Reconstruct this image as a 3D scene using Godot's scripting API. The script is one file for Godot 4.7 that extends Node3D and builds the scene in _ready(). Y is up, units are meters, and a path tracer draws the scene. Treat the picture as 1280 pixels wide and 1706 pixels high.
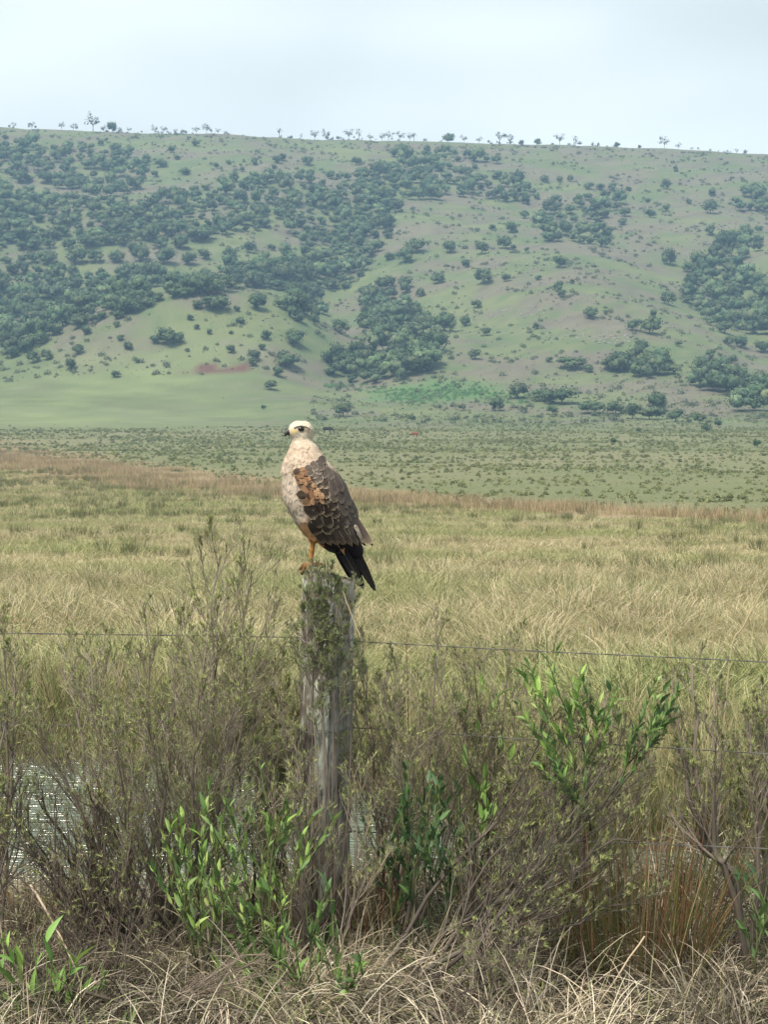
extends Node3D
# A savanna hawk on a weathered fence post in front of a wet ditch, a straw-coloured field and a wooded hillside.
# Lengths in metres; the photograph's own pixels (1280 x 1706) are used to measure directions from the place it was taken.

const FOCAL := 2975.0
const EYE := Vector3(0.0, 1.6, 0.0)
const PITCH := 0.064782

var rng := RandomNumberGenerator.new()
var noise := FastNoiseLite.new()
var noise_fine := FastNoiseLite.new()
var lut := PackedFloat32Array()
var mats := {}
var used := {}
var soil_at := Vector3.ZERO
var fern_at := Vector3.ZERO


class Mesher:
	var v := PackedVector3Array()
	var n := PackedVector3Array()
	var c := PackedColorArray()
	var i := PackedInt32Array()

	func add(p: Vector3, nn: Vector3, cc: Color) -> int:
		v.append(p); n.append(nn); c.append(cc)
		return v.size() - 1

	func tri(a: int, b: int, d: int) -> void:
		i.append(a); i.append(b); i.append(d)

	func quad(a: int, b: int, d: int, e: int) -> void:
		i.append(a); i.append(b); i.append(d); i.append(a); i.append(d); i.append(e)

	func tube(pts: PackedVector3Array, rad: PackedFloat32Array, sides: int, c0: Color, c1: Color) -> void:
		var m := pts.size()
		var first := v.size()
		for k in m:
			var t := (pts[mini(k + 1, m - 1)] - pts[maxi(k - 1, 0)]).normalized()
			var ref := Vector3(0.21, 0.13, 0.97) if absf(t.z) < 0.9 else Vector3(0.97, 0.2, 0.1)
			var s := t.cross(ref).normalized()
			var u := s.cross(t)
			var cc := c0.lerp(c1, float(k) / float(m - 1))
			for j in sides:
				var a := TAU * j / sides
				var o := s * cos(a) + u * sin(a)
				add(pts[k] + o * rad[k], o, cc)
		for k in m - 1:
			for j in sides:
				var j2 := (j + 1) % sides
				quad(first + k * sides + j, first + k * sides + j2, first + (k + 1) * sides + j2, first + (k + 1) * sides + j)

	func blade(p: Vector3, dir: Vector3, length: float, width: float, droop: float, side: Vector3, c0: Color, c1: Color, segs: int) -> void:
		var d := dir.normalized()
		var s := (side - d * side.dot(d)).normalized()
		var nn := s.cross(d)
		var a := add(p - s * width * 0.5, nn, c0)
		var b := add(p + s * width * 0.5, nn, c0)
		var q := p
		for k in segs:
			var t := float(k + 1) / segs
			q += d * (length / segs)
			d = (d + Vector3.DOWN * droop * (0.4 + t)).normalized()
			nn = s.cross(d)
			var cc := c0.lerp(c1, t)
			if k == segs - 1:
				var e := add(q, nn, cc)
				tri(a, b, e)
			else:
				var w := width * (1.0 - 0.55 * t) * 0.5
				var e := add(q - s * w, nn, cc)
				var f := add(q + s * w, nn, cc)
				quad(a, b, f, e)
				a = e; b = f

	func mesh() -> ArrayMesh:
		for k in range(0, i.size(), 3):   # front faces run clockwise, seen from where the normals point
			var a := i[k]
			var b := i[k + 1]
			var d := i[k + 2]
			if (v[b] - v[a]).cross(v[d] - v[a]).dot(n[a] + n[b] + n[d]) > 0.0:
				i[k + 1] = d
				i[k + 2] = b
		var arr := []
		arr.resize(Mesh.ARRAY_MAX)
		arr[Mesh.ARRAY_VERTEX] = v
		arr[Mesh.ARRAY_NORMAL] = n
		arr[Mesh.ARRAY_COLOR] = c
		arr[Mesh.ARRAY_INDEX] = i
		var m := ArrayMesh.new()
		m.add_surface_from_arrays(Mesh.PRIMITIVE_TRIANGLES, arr)
		return m


# ---------------------------------------------------------------- naming
func numbered(called: String) -> String:
	if not used.has(called):
		used[called] = 0
		return called
	used[called] += 1
	return "%s_%03d" % [called, used[called]]

func tag(o: Node3D, label: String, category: String, group := "", kind := "") -> Node3D:
	if label: o.set_meta("label", label)
	if category: o.set_meta("category", category)
	if group: o.set_meta("group", group)
	if kind: o.set_meta("kind", kind)
	return o

func thing(called: String, at: Vector3, label: String, category: String, group := "") -> Node3D:
	var o := Node3D.new()
	o.name = numbered(called)
	add_child(o, true)
	o.position = at
	tag(o, label, category, group)
	return o

func part(parent: Node, called: String, m: Mesh, mat: Material) -> MeshInstance3D:
	var o := MeshInstance3D.new()
	o.name = called if parent != self else numbered(called)
	o.mesh = m
	o.material_override = mat
	parent.add_child(o, true)
	return o

func scatter_mesh(parent: Node, called: String, m: Mesh, mat: Material, where: Array, tints: PackedColorArray) -> MultiMeshInstance3D:
	var mm := MultiMesh.new()
	mm.transform_format = MultiMesh.TRANSFORM_3D
	mm.use_colors = true
	mm.mesh = m
	mm.instance_count = where.size()
	for k in where.size():
		mm.set_instance_transform(k, where[k])
		mm.set_instance_color(k, tints[k])
	var o := MultiMeshInstance3D.new()
	o.name = called if parent != self else numbered(called)
	o.multimesh = mm
	o.material_override = mat
	o.set_meta("kind", "stuff")
	parent.add_child(o, true)
	return o


# ---------------------------------------------------------------- small maths
func rf(a: float, b: float) -> float:
	return rng.randf_range(a, b)

func lin(r: float, g: float, b: float) -> Color:
	return Color(r, g, b)

func vary(c: Color, by: float) -> Color:
	var k := 1.0 + rf(-by, by)
	return Color(c.r * k * (1.0 + rf(-by, by) * 0.3), c.g * k, c.b * k * (1.0 + rf(-by, by) * 0.3))

func sight(px: float, py: float) -> Vector3:
	var a := (px - 640.0) / FOCAL
	var b := -(py - 853.0) / FOCAL
	return Vector3(a, b * cos(PITCH) - sin(PITCH), -b * sin(PITCH) - cos(PITCH))

func spot(px: float, py: float, depth: float) -> Vector3:
	var d := sight(px, py)
	return EYE + d * (depth / -d.z)

func on_ground(px: float, py: float, from := 4.0) -> Vector3:
	var d := sight(px, py)
	d /= -d.z
	var a := from
	var b := from
	while b < 1100.0:
		b = a * 1.012 + 0.02
		var p := EYE + d * b
		if gh(p.x, p.z) > p.y:
			break
		a = b
	for k in 9:
		var m := (a + b) * 0.5
		var p := EYE + d * m
		if gh(p.x, p.z) > p.y: b = m
		else: a = m
	var q := EYE + d * b
	q.y = gh(q.x, q.z)
	return q

func on_ridge(px: float) -> Vector3:
	var u := (px - 640.0) / FOCAL
	var best := Vector3.ZERO
	var high := -1.0
	for k in 60:
		var d := 880.0 + 3.0 * k
		var h := gh(u * d, -d)
		if (h - 1.6) / d > high:
			high = (h - 1.6) / d
			best = Vector3(u * d, h, -d)
	return best

func ordinal(k: int) -> String:
	var words := ["first", "second", "third", "fourth", "fifth", "sixth", "seventh", "eighth", "ninth", "tenth", "eleventh", "twelfth", "thirteenth", "fourteenth", "fifteenth", "sixteenth", "seventeenth", "eighteenth", "nineteenth"]
	if k < 19: return words[k]
	var tens := ["twentieth", "thirtieth", "fortieth", "fiftieth"]
	var stems := ["twenty", "thirty", "forty", "fifty"]
	var m := k + 1
	if m % 10 == 0: return tens[m / 10 - 2]
	return stems[m / 10 - 2] + "-" + words[m % 10 - 1]


# ---------------------------------------------------------------- the lie of the land
func make_profile() -> void:
	var ds := [0.0, 4.0, 5.3, 8.5, 10.0, 13.0, 20.0, 45.0, 80.0, 150.0, 250.0, 380.0, 450.0, 500.0, 560.0, 620.0, 700.0, 800.0, 900.0, 950.0, 1000.0, 1100.0, 1600.0]
	var hs := [0.05, 0.04, 0.03, -0.05, -0.13, -0.3, -0.69, -2.1, -3.64, -5.5, -6.6, -6.4, -3.7, 2.6, 12.9, 26.6, 51.0, 85.0, 119.0, 134.0, 142.0, 148.0, 150.0]
	var slopes := []
	for k in ds.size():
		if k == 0 or k == ds.size() - 1:
			slopes.append(0.0)
		else:
			slopes.append((hs[k + 1] - hs[k - 1]) / (ds[k + 1] - ds[k - 1]))
	var at := 0
	for s in 3201:
		var d := s * 0.5
		while at < ds.size() - 2 and d > ds[at + 1]:
			at += 1
		var w: float = ds[at + 1] - ds[at]
		var t: float = (d - ds[at]) / w
		var t2 := t * t
		var t3 := t2 * t
		lut.append((2 * t3 - 3 * t2 + 1) * hs[at] + (t3 - 2 * t2 + t) * w * slopes[at] + (-2 * t3 + 3 * t2) * hs[at + 1] + (t3 - t2) * w * slopes[at + 1])

func bump(x: float, c: float, w: float) -> float:
	var t := (x - c) / w
	return exp(-t * t)

func ditch(x: float, d: float) -> float:
	# 1 in the middle of the water, 0 on the banks
	var wob := noise_fine.get_noise_2d(x * 40.0, d * 40.0) * 0.35
	var far := lerpf(8.75, 7.2, smoothstep(-0.9, 0.9, x)) + wob
	return smoothstep(5.55, 6.05, d + wob * 0.3) * (1.0 - smoothstep(far - 0.45, far, d))

func gh(x: float, z: float) -> float:
	var d := -z
	if d < 0.0:
		return 0.05 + 0.03 * noise_fine.get_noise_2d(x * 20.0, z * 20.0)
	var f := minf(d, 1599.0) * 2.0
	var k := int(f)
	var h := lerpf(lut[k], lut[k + 1], f - k)
	if d < 60.0:
		h += noise_fine.get_noise_2d(x * 22.0, z * 22.0) * 0.05 * (1.0 + minf(d, 30.0) * 0.06)
		if d < 10.0 and d > 5.0:
			h -= 0.34 * ditch(x, d)
	else:
		h += noise.get_noise_2d(x * 1.5, z * 1.5) * 0.8 * smoothstep(60.0, 200.0, d)
	if d > 430.0:
		var up := smoothstep(430.0, 620.0, d)
		var u := clampf(x / d, -0.6, 0.6)
		h -= smoothstep(560.0, 950.0, d) * u * 100.0 * d / FOCAL
		h += noise.get_noise_2d(x * 0.9 + 400.0, z * 0.7) * 7.0 * up * (1.0 - 0.75 * smoothstep(860.0, 950.0, d))
		h += noise.get_noise_2d(x * 5.0, z * 5.0) * 1.1 * up
		var mx := (x + 53.0) / 50.0
		var md := (d - 578.0) / 42.0
		h += 19.5 * exp(-mx * mx * absf(mx)) * exp(-md * md)
		h -= 7.0 * bump(x, -12.0 - (d - 520.0) * 0.03, 16.0) * smoothstep(470.0, 540.0, d) * (1.0 - smoothstep(740.0, 850.0, d))
		h += 9.0 * bump(x, 62.0, 48.0) * bump(d, 660.0, 90.0)
		h -= 7.0 * bump(x, 128.0, 24.0) * smoothstep(480.0, 560.0, d) * (1.0 - smoothstep(720.0, 820.0, d))
	return h

func band_at(x: float) -> float:
	return clampf(102.0 - 2.4 * x, 40.0, 330.0)

func ground_color(x: float, d: float) -> Color:
	var n1 := noise.get_noise_2d(x * 2.2, d * 2.2)
	var n2 := noise_fine.get_noise_2d(x * 6.0, d * 6.0)
	var straw := lin(0.30, 0.255, 0.145).lerp(lin(0.19, 0.185, 0.085), clampf(0.40 + n2 * 0.9 + n1 * 0.5, 0.0, 1.0))
	if d < 9.5:
		var mud := lin(0.055, 0.043, 0.03).lerp(lin(0.13, 0.10, 0.065), clampf(0.4 + n2 * 1.4, 0.0, 1.0))
		return mud.lerp(straw, smoothstep(7.0, 9.5, d))
	var t := d / band_at(x)
	var pasture := lin(0.15, 0.17, 0.078).lerp(lin(0.205, 0.20, 0.108), clampf(0.45 + n1 * 0.9 + n2 * 0.5, 0.0, 1.0))
	var brown := lin(0.29, 0.205, 0.125)
	var c := straw.lerp(brown, smoothstep(0.78, 0.98, t + n2 * 0.3) * 0.7)
	c = c.lerp(pasture, smoothstep(1.12, 1.3, t + n2 * 0.14))
	if d > 380.0:
		var nb := noise.get_noise_2d(x * 3.4 + 90.0, d * 5.2)
		var n3 := noise_fine.get_noise_2d(x * 18.0, d * 30.0)
		var green := lin(0.112, 0.15, 0.068).lerp(lin(0.165, 0.19, 0.09), clampf(0.5 + n1 + n3 * 1.4, 0.0, 1.0))
		var dun := lin(0.178, 0.165, 0.115).lerp(lin(0.135, 0.125, 0.095), clampf(0.3 + n3 * 1.5, 0.0, 1.0))
		var hill := green.lerp(dun, smoothstep(-0.05, 0.42, nb + n2 * 0.3 + n3 * 0.35 + 0.35 * bump(x, -50.0, 30.0) * bump(d, 585.0, 16.0) + 0.16 * smoothstep(640.0, 900.0, d) + 0.12 * smoothstep(-40.0, 60.0, x)))
		var meadow := lin(0.18, 0.22, 0.10) * (1.0 + 0.35 * noise_fine.get_noise_2d(x * 2.5, d * 22.0) + 0.3 * n1)
		hill = hill.lerp(meadow, smoothstep(0.0, 30.0, -x - 18.0 + n2 * 14.0) * (1.0 - smoothstep(500.0, 560.0, d)) * 0.8)
		c = c.lerp(hill, smoothstep(395.0, 440.0, d + n2 * 30.0))
		var e := Vector2((x - soil_at.x) / 10.5, (d + soil_at.z) / 4.2).length() + n2 * 0.6
		c = c.lerp(lin(0.13, 0.062, 0.05), 0.95 * (1.0 - smoothstep(0.7, 1.0, e)))
		var e2 := Vector2((x - fern_at.x) / 26.0, (d + fern_at.z) / 20.0).length() + n2 * 0.5
		c = c.lerp(lin(0.09, 0.19, 0.062), 0.7 * (1.0 - smoothstep(0.6, 1.0, e2)))
	return c


# ---------------------------------------------------------------- materials
func leafy(key: String, rough := 0.75, back := 0.5) -> StandardMaterial3D:
	if mats.has(key): return mats[key]
	var m := StandardMaterial3D.new()
	m.resource_name = key
	m.vertex_color_use_as_albedo = true
	m.roughness = rough
	m.metallic_specular = 0.3
	m.cull_mode = BaseMaterial3D.CULL_DISABLED
	if back > 0.0:
		m.backlight_enabled = true
		m.backlight = Color(back, back, back)
	mats[key] = m
	return m

func grain(freq: float, kind: int, lo: float, hi: float, size := 512, octaves := 4, seed_ := 5) -> NoiseTexture2D:
	var f := FastNoiseLite.new()
	f.seed = seed_
	f.noise_type = kind
	f.frequency = freq
	f.fractal_octaves = octaves
	var t := NoiseTexture2D.new()
	t.width = size
	t.height = size
	t.seamless = true
	t.noise = f
	var g := Gradient.new()
	g.set_color(0, Color(lo, lo, lo))
	g.set_color(1, Color(hi, hi, hi))
	t.color_ramp = g
	return t

func ground_material() -> StandardMaterial3D:
	var m := leafy("earth", 0.95, 0.0)
	m.albedo_texture = grain(0.02, FastNoiseLite.TYPE_SIMPLEX_SMOOTH, 0.72, 1.12, 1024, 5)
	m.uv1_triplanar = true
	m.uv1_world_triplanar = true
	m.uv1_scale = Vector3(0.11, 0.11, 0.11)
	m.detail_enabled = true
	m.detail_blend_mode = BaseMaterial3D.BLEND_MODE_MUL
	m.detail_uv_layer = BaseMaterial3D.DETAIL_UV_2
	m.detail_albedo = grain(0.03, FastNoiseLite.TYPE_SIMPLEX_SMOOTH, 0.8, 1.1, 1024, 5, 9)
	m.uv2_triplanar = true
	m.uv2_world_triplanar = true
	m.uv2_scale = Vector3(1.3, 1.3, 1.3)
	return m


# ---------------------------------------------------------------- ground and water
func make_ground() -> void:
	var rows := PackedFloat32Array()
	var d := -80.0
	while d < 1600.0:
		rows.append(d)
		if d < -4.0: d += 6.0
		elif d < 4.0: d += 0.8
		elif d < 11.0: d += 0.07
		else: d += maxf(0.07, minf(d * 0.0075, 4.0))
	var us := PackedFloat32Array()
	for s in [-5.0, -3.0, -2.0, -1.4, -1.0, -0.8, -0.65]: us.append(s)
	for k in 181: us.append(-0.54 + 0.006 * k)
	for s in [0.65, 0.8, 1.0, 1.4, 2.0, 3.0, 5.0]: us.append(s)
	var mb := Mesher.new()
	var w := us.size()
	for r in rows:
		var reach := maxf(absf(r), 0.0) + 6.0 if r < 4.0 else r + 3.0 * clampf(1.0 - (r - 4.0) / 30.0, 0.0, 1.0)
		if r < 4.0: reach = 7.0 + maxf(0.0, -r) * 0.8
		for u in us:
			var x := u * reach
			mb.v.append(Vector3(x, gh(x, -r), -r))
			mb.c.append(ground_color(x, r))
	var nr := rows.size()
	mb.n.resize(mb.v.size())
	for a in nr:
		for b in w:
			var k := a * w + b
			var e := mb.v[a * w + mini(b + 1, w - 1)] - mb.v[a * w + maxi(b - 1, 0)]
			var g := mb.v[mini(a + 1, nr - 1) * w + b] - mb.v[maxi(a - 1, 0) * w + b]
			mb.n[k] = e.cross(g).normalized()
	for a in nr - 1:
		for b in w - 1:
			mb.quad(a * w + b, (a + 1) * w + b, (a + 1) * w + b + 1, a * w + b + 1)
	var o := part(self, "ground", mb.mesh(), ground_material())
	tag(o, "rolling ground from the roadside bank to the hill ridge", "", "", "structure")

func make_water() -> void:
	var mb := Mesher.new()
	for a in 2:
		for b in 2:
			mb.add(Vector3(lerpf(-6.0, 6.0, b), -0.16, -lerpf(5.3, 9.2, a)), Vector3.UP, Color.WHITE)
	mb.quad(0, 2, 3, 1)
	var m := StandardMaterial3D.new()
	m.albedo_color = Color(0.36, 0.40, 0.34)
	m.roughness = 0.16
	m.metallic_specular = 0.8
	m.heightmap_enabled = true
	m.heightmap_scale = 2.2
	m.heightmap_texture = grain(0.035, FastNoiseLite.TYPE_SIMPLEX_SMOOTH, 0.0, 1.0, 512, 3, 3)
	m.uv1_triplanar = true
	m.uv1_world_triplanar = true
	m.uv1_scale = Vector3(0.36, 1.0, 1.5)
	var o := part(self, "water", mb.mesh(), m)
	tag(o, "rippled ditch water behind the fence reflecting the pale sky", "", "", "structure")


# ---------------------------------------------------------------- grass
func tuft(blades: int, height: float, spread: float, width: float, droop: float, lean: float, cols: Array, segs := 3) -> ArrayMesh:
	var mb := Mesher.new()
	for k in blades:
		var a := rf(0, TAU)
		var r := spread * sqrt(rng.randf())
		var p := Vector3(cos(a) * r, -0.03, sin(a) * r)
		var b := a + rf(-0.9, 0.9)
		var dir := Vector3(cos(b) * lean * rf(0.2, 1.3), 1.0, sin(b) * lean * rf(0.2, 1.3))
		var c: Color = vary(cols[rng.randi() % cols.size()], 0.22)
		var f := rf(0, TAU)
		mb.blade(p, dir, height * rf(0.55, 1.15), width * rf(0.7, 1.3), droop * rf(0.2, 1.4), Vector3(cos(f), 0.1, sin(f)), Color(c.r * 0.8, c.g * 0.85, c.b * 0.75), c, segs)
	return mb.mesh()

func strew(dmin: float, dmax: float, count: int, umost: float, accept: Callable) -> Array:
	var out := []
	for k in count:
		var d := sqrt(lerpf(dmin * dmin, dmax * dmax, rng.randf()))
		var x := d * rf(-umost, umost)
		if accept.call(x, d):
			out.append(Vector3(x, gh(x, -d), -d))
	return out

func planted(at: Vector3, s: float, tilt := 0.12, tall := 1.0) -> Transform3D:
	var b := Basis(Vector3.UP, rf(0, TAU)).rotated(Vector3(1, 0, 0), rf(-tilt, tilt)).rotated(Vector3(0, 0, 1), rf(-tilt, tilt))
	return Transform3D(b.scaled(Vector3(s, s * tall, s)), at)

func grass(called: String, label: String, kinds: Array, spots: Array, size: Callable, tint: Callable) -> void:
	# the spots are shared out among a few tuft shapes; the first shape's carrier is the object, the others are its parts
	var lots := []
	var tints := []
	for k in kinds.size():
		lots.append([])
		tints.append(PackedColorArray())
	for p in spots:
		var k := rng.randi() % kinds.size()
		lots[k].append(planted(p, size.call(p)))
		tints[k].append(tint.call(p))
	var top: Node = null
	for k in kinds.size():
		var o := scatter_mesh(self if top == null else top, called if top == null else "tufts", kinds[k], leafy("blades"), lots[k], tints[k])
		if top == null:
			top = o
			tag(o, label, "grass", "", "stuff")

func field_tint(p: Vector3) -> Color:
	var n1 := noise.get_noise_2d(p.x * 2.2, -p.z * 2.2)
	var n2 := noise_fine.get_noise_2d(p.x * 6.0, -p.z * 6.0)
	var t := clampf(0.42 + n2 * 1.9 + n1 * 0.7, 0.0, 1.0)
	var c := lin(1.0, 0.95, 0.92).lerp(lin(0.74, 0.82, 0.62), t)
	var k := rf(0.68, 1.22)
	return Color(c.r * k, c.g * k, c.b * k)

func make_grass() -> void:
	var straw := [lin(0.45, 0.395, 0.26), lin(0.37, 0.33, 0.20), lin(0.27, 0.265, 0.145), lin(0.56, 0.50, 0.37), lin(0.20, 0.225, 0.105)]
	var near_kinds := []
	for k in 4: near_kinds.append(tuft(80, 0.37, 0.19, 0.004, 0.30 + 0.16 * k, 0.95, straw, 5))
	var mid_kinds := []
	for k in 3: mid_kinds.append(tuft(80, 0.29, 0.36, 0.006, 0.30 + 0.16 * k, 0.95, straw, 4))
	var far_kinds := []
	for k in 3: far_kinds.append(tuft(60, 0.28, 0.55, 0.013, 0.3, 0.9, straw, 2))
	var near := strew(7.0, 26.0, 14400, 0.42, func(x, d): return ditch(x, d) < 0.05 and gh(x, -d) > -0.155 - maxf(0.0, d - 9.0))
	grass("field_grass", "pale straw-coloured grass of the near field behind the ditch", near_kinds, near, func(p): return rf(0.4, 1.0) * (1.0 + 0.6 * noise_fine.get_noise_2d(p.x * 20.0, p.z * 20.0)), field_tint)
	var mid := strew(26.0, 75.0, 22400, 0.42, func(x, d): return d < band_at(x) * (0.92 + 0.1 * noise_fine.get_noise_2d(x * 6.0, d * 6.0)))
	grass("meadow_grass", "straw and olive grass of the open field behind the hawk", mid_kinds, mid, func(p): return rf(0.4, 0.95) * (1.0 + 0.7 * noise_fine.get_noise_2d(p.x * 12.0, p.z * 12.0)), field_tint)
	var far := strew(75.0, 210.0, 41600, 0.42, func(x, d): return d < band_at(x) * (0.9 + 0.12 * noise_fine.get_noise_2d(x * 6.0, d * 6.0)))
	grass("distant_grass", "far olive grass of the field along the brown strip", far_kinds, far, func(_p): return rf(0.7, 1.2), field_tint)
	# the strip of tall reddish grass
	var rust := [lin(0.38, 0.26, 0.165), lin(0.42, 0.32, 0.21), lin(0.30, 0.225, 0.14), lin(0.46, 0.38, 0.26), lin(0.25, 0.235, 0.12)]
	var rust_kinds := []
	for k in 3: rust_kinds.append(tuft(32, 0.62, 0.45, 0.018, 0.16, 0.4, rust, 2))
	var strip := strew(45.0, 300.0, 96000, 0.42, func(x, d):
		var t: float = d / band_at(x) + 0.16 * noise_fine.get_noise_2d(x * 5.0, d * 5.0)
		return (1.0 - smoothstep(0.02, 0.16, absf(t - 1.02))) * (0.7 + 1.2 * noise_fine.get_noise_2d(x * 9.0, d * 4.0)) > rng.randf())
	grass("brown_grass", "long strip of tall reddish brown grass crossing the field", rust_kinds, strip, func(_p): return rf(0.55, 1.15), func(p): return Color(1, 1, 1) * (0.9 + 0.5 * noise_fine.get_noise_2d(p.x * 8.0, p.z * 8.0)))
	# low green clumps of the damp pasture beyond it
	var herb := [lin(0.105, 0.145, 0.055), lin(0.14, 0.165, 0.068), lin(0.175, 0.175, 0.085), lin(0.075, 0.105, 0.042)]
	var herb_kinds := []
	for k in 3: herb_kinds.append(clump(120, 0.75, 0.5, 0.16, herb))
	var pasture := strew(70.0, 520.0, 120000, 0.42, func(x, d):
		var t: float = d / band_at(x) + 0.12 * noise_fine.get_noise_2d(x * 6.0, d * 6.0)
		return t > 1.1 and noise_fine.get_noise_2d(x * 9.0, d * 9.0) + 0.9 * noise.get_noise_2d(x * 3.0, d * 7.0) > rf(-0.4, 0.45) + 0.5 * smoothstep(400.0, 520.0, d) + (1.0 if x < -20.0 and d > 430.0 + 0.3 * x else 0.0))
	grass("pasture_plants", "low green clumps speckling the damp pasture beyond the brown strip", herb_kinds, pasture, func(p): return (0.18 + 0.7 * pow(rng.randf(), 3.0)) * (0.8 + 0.4 * smoothstep(100.0, 350.0, -p.z)), func(p):
		var c := lin(1, 1, 1).lerp(lin(1.35, 1.2, 1.2), clampf(0.4 + noise.get_noise_2d(p.x * 4.0, p.z * 4.0), 0, 1))
		return c * (0.6 + 0.9 * rng.randf()))
	# dark tussocks here and there in the straw field
	var dark := [lin(0.16, 0.14, 0.085), lin(0.12, 0.145, 0.06), lin(0.20, 0.17, 0.105), lin(0.14, 0.19, 0.07)]
	var dark_kinds := []
	for k in 2: dark_kinds.append(tuft(60, 0.55, 0.22, 0.016, 0.12, 0.4, dark, 2))
	var tus := strew(11.0, 170.0, 8320, 0.42, func(x, d): return noise_fine.get_noise_2d(x * 4.0 + 60.0, d * 4.0) > rf(-0.15, 0.25) and d < band_at(x))
	grass("rush_tussocks", "dark rush tufts dotted through the straw field", dark_kinds, tus, func(p): return rf(0.4, 0.9) * (0.7 + 0.004 * -p.z), func(_p): return Color(1, 1, 1) * rf(0.8, 1.2))

func clump(leaves: int, w: float, h: float, size: float, cols: Array) -> ArrayMesh:
	var mb := Mesher.new()
	for k in leaves:
		var a := rf(0, TAU)
		var e := asin(rng.randf())
		var o := Vector3(cos(a) * cos(e), sin(e), sin(a) * cos(e))
		var r := rf(0.55, 1.0) * (1.0 + 0.25 * sin(a * 3.0 + e * 2.0))
		var p := Vector3(o.x * w * 0.5 * r, o.y * h * r, o.z * w * 0.5 * r)
		var nn := (o + Vector3(rf(-0.6, 0.6), rf(-0.3, 0.9), rf(-0.6, 0.6))).normalized()
		leaf_quad(mb, p, nn, size * rf(0.7, 1.3), vary(cols[rng.randi() % cols.size()], 0.2))
	return mb.mesh()

func leaf_quad(mb: Mesher, p: Vector3, nn: Vector3, s: float, c: Color) -> void:
	var ref := Vector3(rf(-1, 1), rf(-1, 1), rf(-1, 1))
	var u := nn.cross(ref).normalized() * s * 0.5
	var w := nn.cross(u).normalized() * s * 0.36
	var a := mb.add(p - u, nn, c)
	var b := mb.add(p + w, nn, c)
	var e := mb.add(p + u, nn, c)
	var f := mb.add(p - w, nn, c)
	mb.quad(a, b, e, f)


# ---------------------------------------------------------------- trees on the slope
func crown_mesh(w: float, h: float, lobes: int, leaves: int, size: float, base: float, cols: Array) -> ArrayMesh:
	# leaf clumps spread over and through several uneven lobes
	var mb := Mesher.new()
	for l in lobes:
		var a := TAU * l / lobes + rf(-0.5, 0.5)
		var r := rf(0.12, 0.34) * w * (0.0 if l == 0 else 1.0)
		var c := Vector3(cos(a) * r, base + h * (rf(0.3, 0.72) if l > 0 else 0.66), sin(a) * r)
		var q := Vector3(rf(0.22, 0.34) * w, rf(0.24, 0.36) * h, rf(0.22, 0.34) * w)
		var col: Color = vary(cols[rng.randi() % cols.size()], 0.18)
		var first := mb.v.size()
		for u in 6:
			for v in 9:
				var th := PI * u / 5.0
				var ph := TAU * v / 9.0
				var o := Vector3(sin(th) * cos(ph), cos(th), sin(th) * sin(ph))
				mb.add(c + o * q * rf(0.45, 0.74), o, col)
		for u in 5:
			for v in 9:
				mb.quad(first + u * 9 + v, first + u * 9 + (v + 1) % 9, first + (u + 1) * 9 + (v + 1) % 9, first + (u + 1) * 9 + v)
		for k in leaves / lobes:
			var o := Vector3(rf(-1, 1), rf(-0.7, 1), rf(-1, 1)).normalized()
			var p := c + o * q * rf(0.62, 1.2)
			var nn := (o + Vector3(rf(-0.7, 0.7), rf(-0.4, 0.8), rf(-0.7, 0.7))).normalized()
			leaf_quad(mb, p, nn, size * rf(0.6, 1.4), vary(col, 0.25))
	return mb.mesh()

func trunk_mesh(h: float, r: float, limbs: int, reach: float, bare: float) -> ArrayMesh:
	var mb := Mesher.new()
	var bark := lin(0.10, 0.085, 0.07)
	var lean := Vector3(rf(-0.25, 0.25), 1, rf(-0.25, 0.25))
	var pts := PackedVector3Array()
	var rad := PackedFloat32Array()
	for k in 6:
		var t := k / 5.0
		pts.append(Vector3(lean.x * t * h * 0.6 + rf(-0.1, 0.1) * r * 4.0, -0.4 + t * (h * bare + 0.4), lean.z * t * h * 0.6))
		rad.append(lerpf(r, r * 0.6, t))
	mb.tube(pts, rad, 6, bark, bark)
	var top := pts[5]
	for l in limbs:
		var a := TAU * l / limbs + rf(-0.5, 0.5)
		var lp := PackedVector3Array()
		var lr := PackedFloat32Array()
		for k in 5:
			var t := k / 4.0
			lp.append(top + Vector3(cos(a) * reach * t, (h * (1.0 - bare)) * pow(t, 0.8) * 0.85, sin(a) * reach * t) + Vector3(rf(-0.1, 0.1), rf(-0.1, 0.1), rf(-0.1, 0.1)) * h * 0.12 * t)
			lr.append(lerpf(r * 0.55, r * 0.12, t))
		mb.tube(lp, lr, 4, bark, bark)
	return mb.mesh()

func open_crown(h: float, w: float, limbs: int, leaves: int, cols: Array) -> ArrayMesh:
	# loose clumps at the ends of the limbs with sky between them
	var mb := Mesher.new()
	for l in limbs:
		var a := TAU * l / limbs + rf(-0.4, 0.4)
		var r := rf(0.2, 0.5) * w
		var c := Vector3(cos(a) * r, h * rf(0.5, 0.96), sin(a) * r)
		var q := Vector3(rf(0.12, 0.22) * w, rf(0.07, 0.16) * h, rf(0.12, 0.22) * w)
		var col: Color = vary(cols[rng.randi() % cols.size()], 0.15) * 0.7
		for k in leaves / limbs:
			var o := Vector3(rf(-1, 1), rf(-1, 1), rf(-1, 1))
			leaf_quad(mb, c + o * q, (o + Vector3(0, 0.7, 0)).normalized(), rf(0.06, 0.14), vary(col, 0.2))
	return mb.mesh()

var tree_kinds := {}

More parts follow.
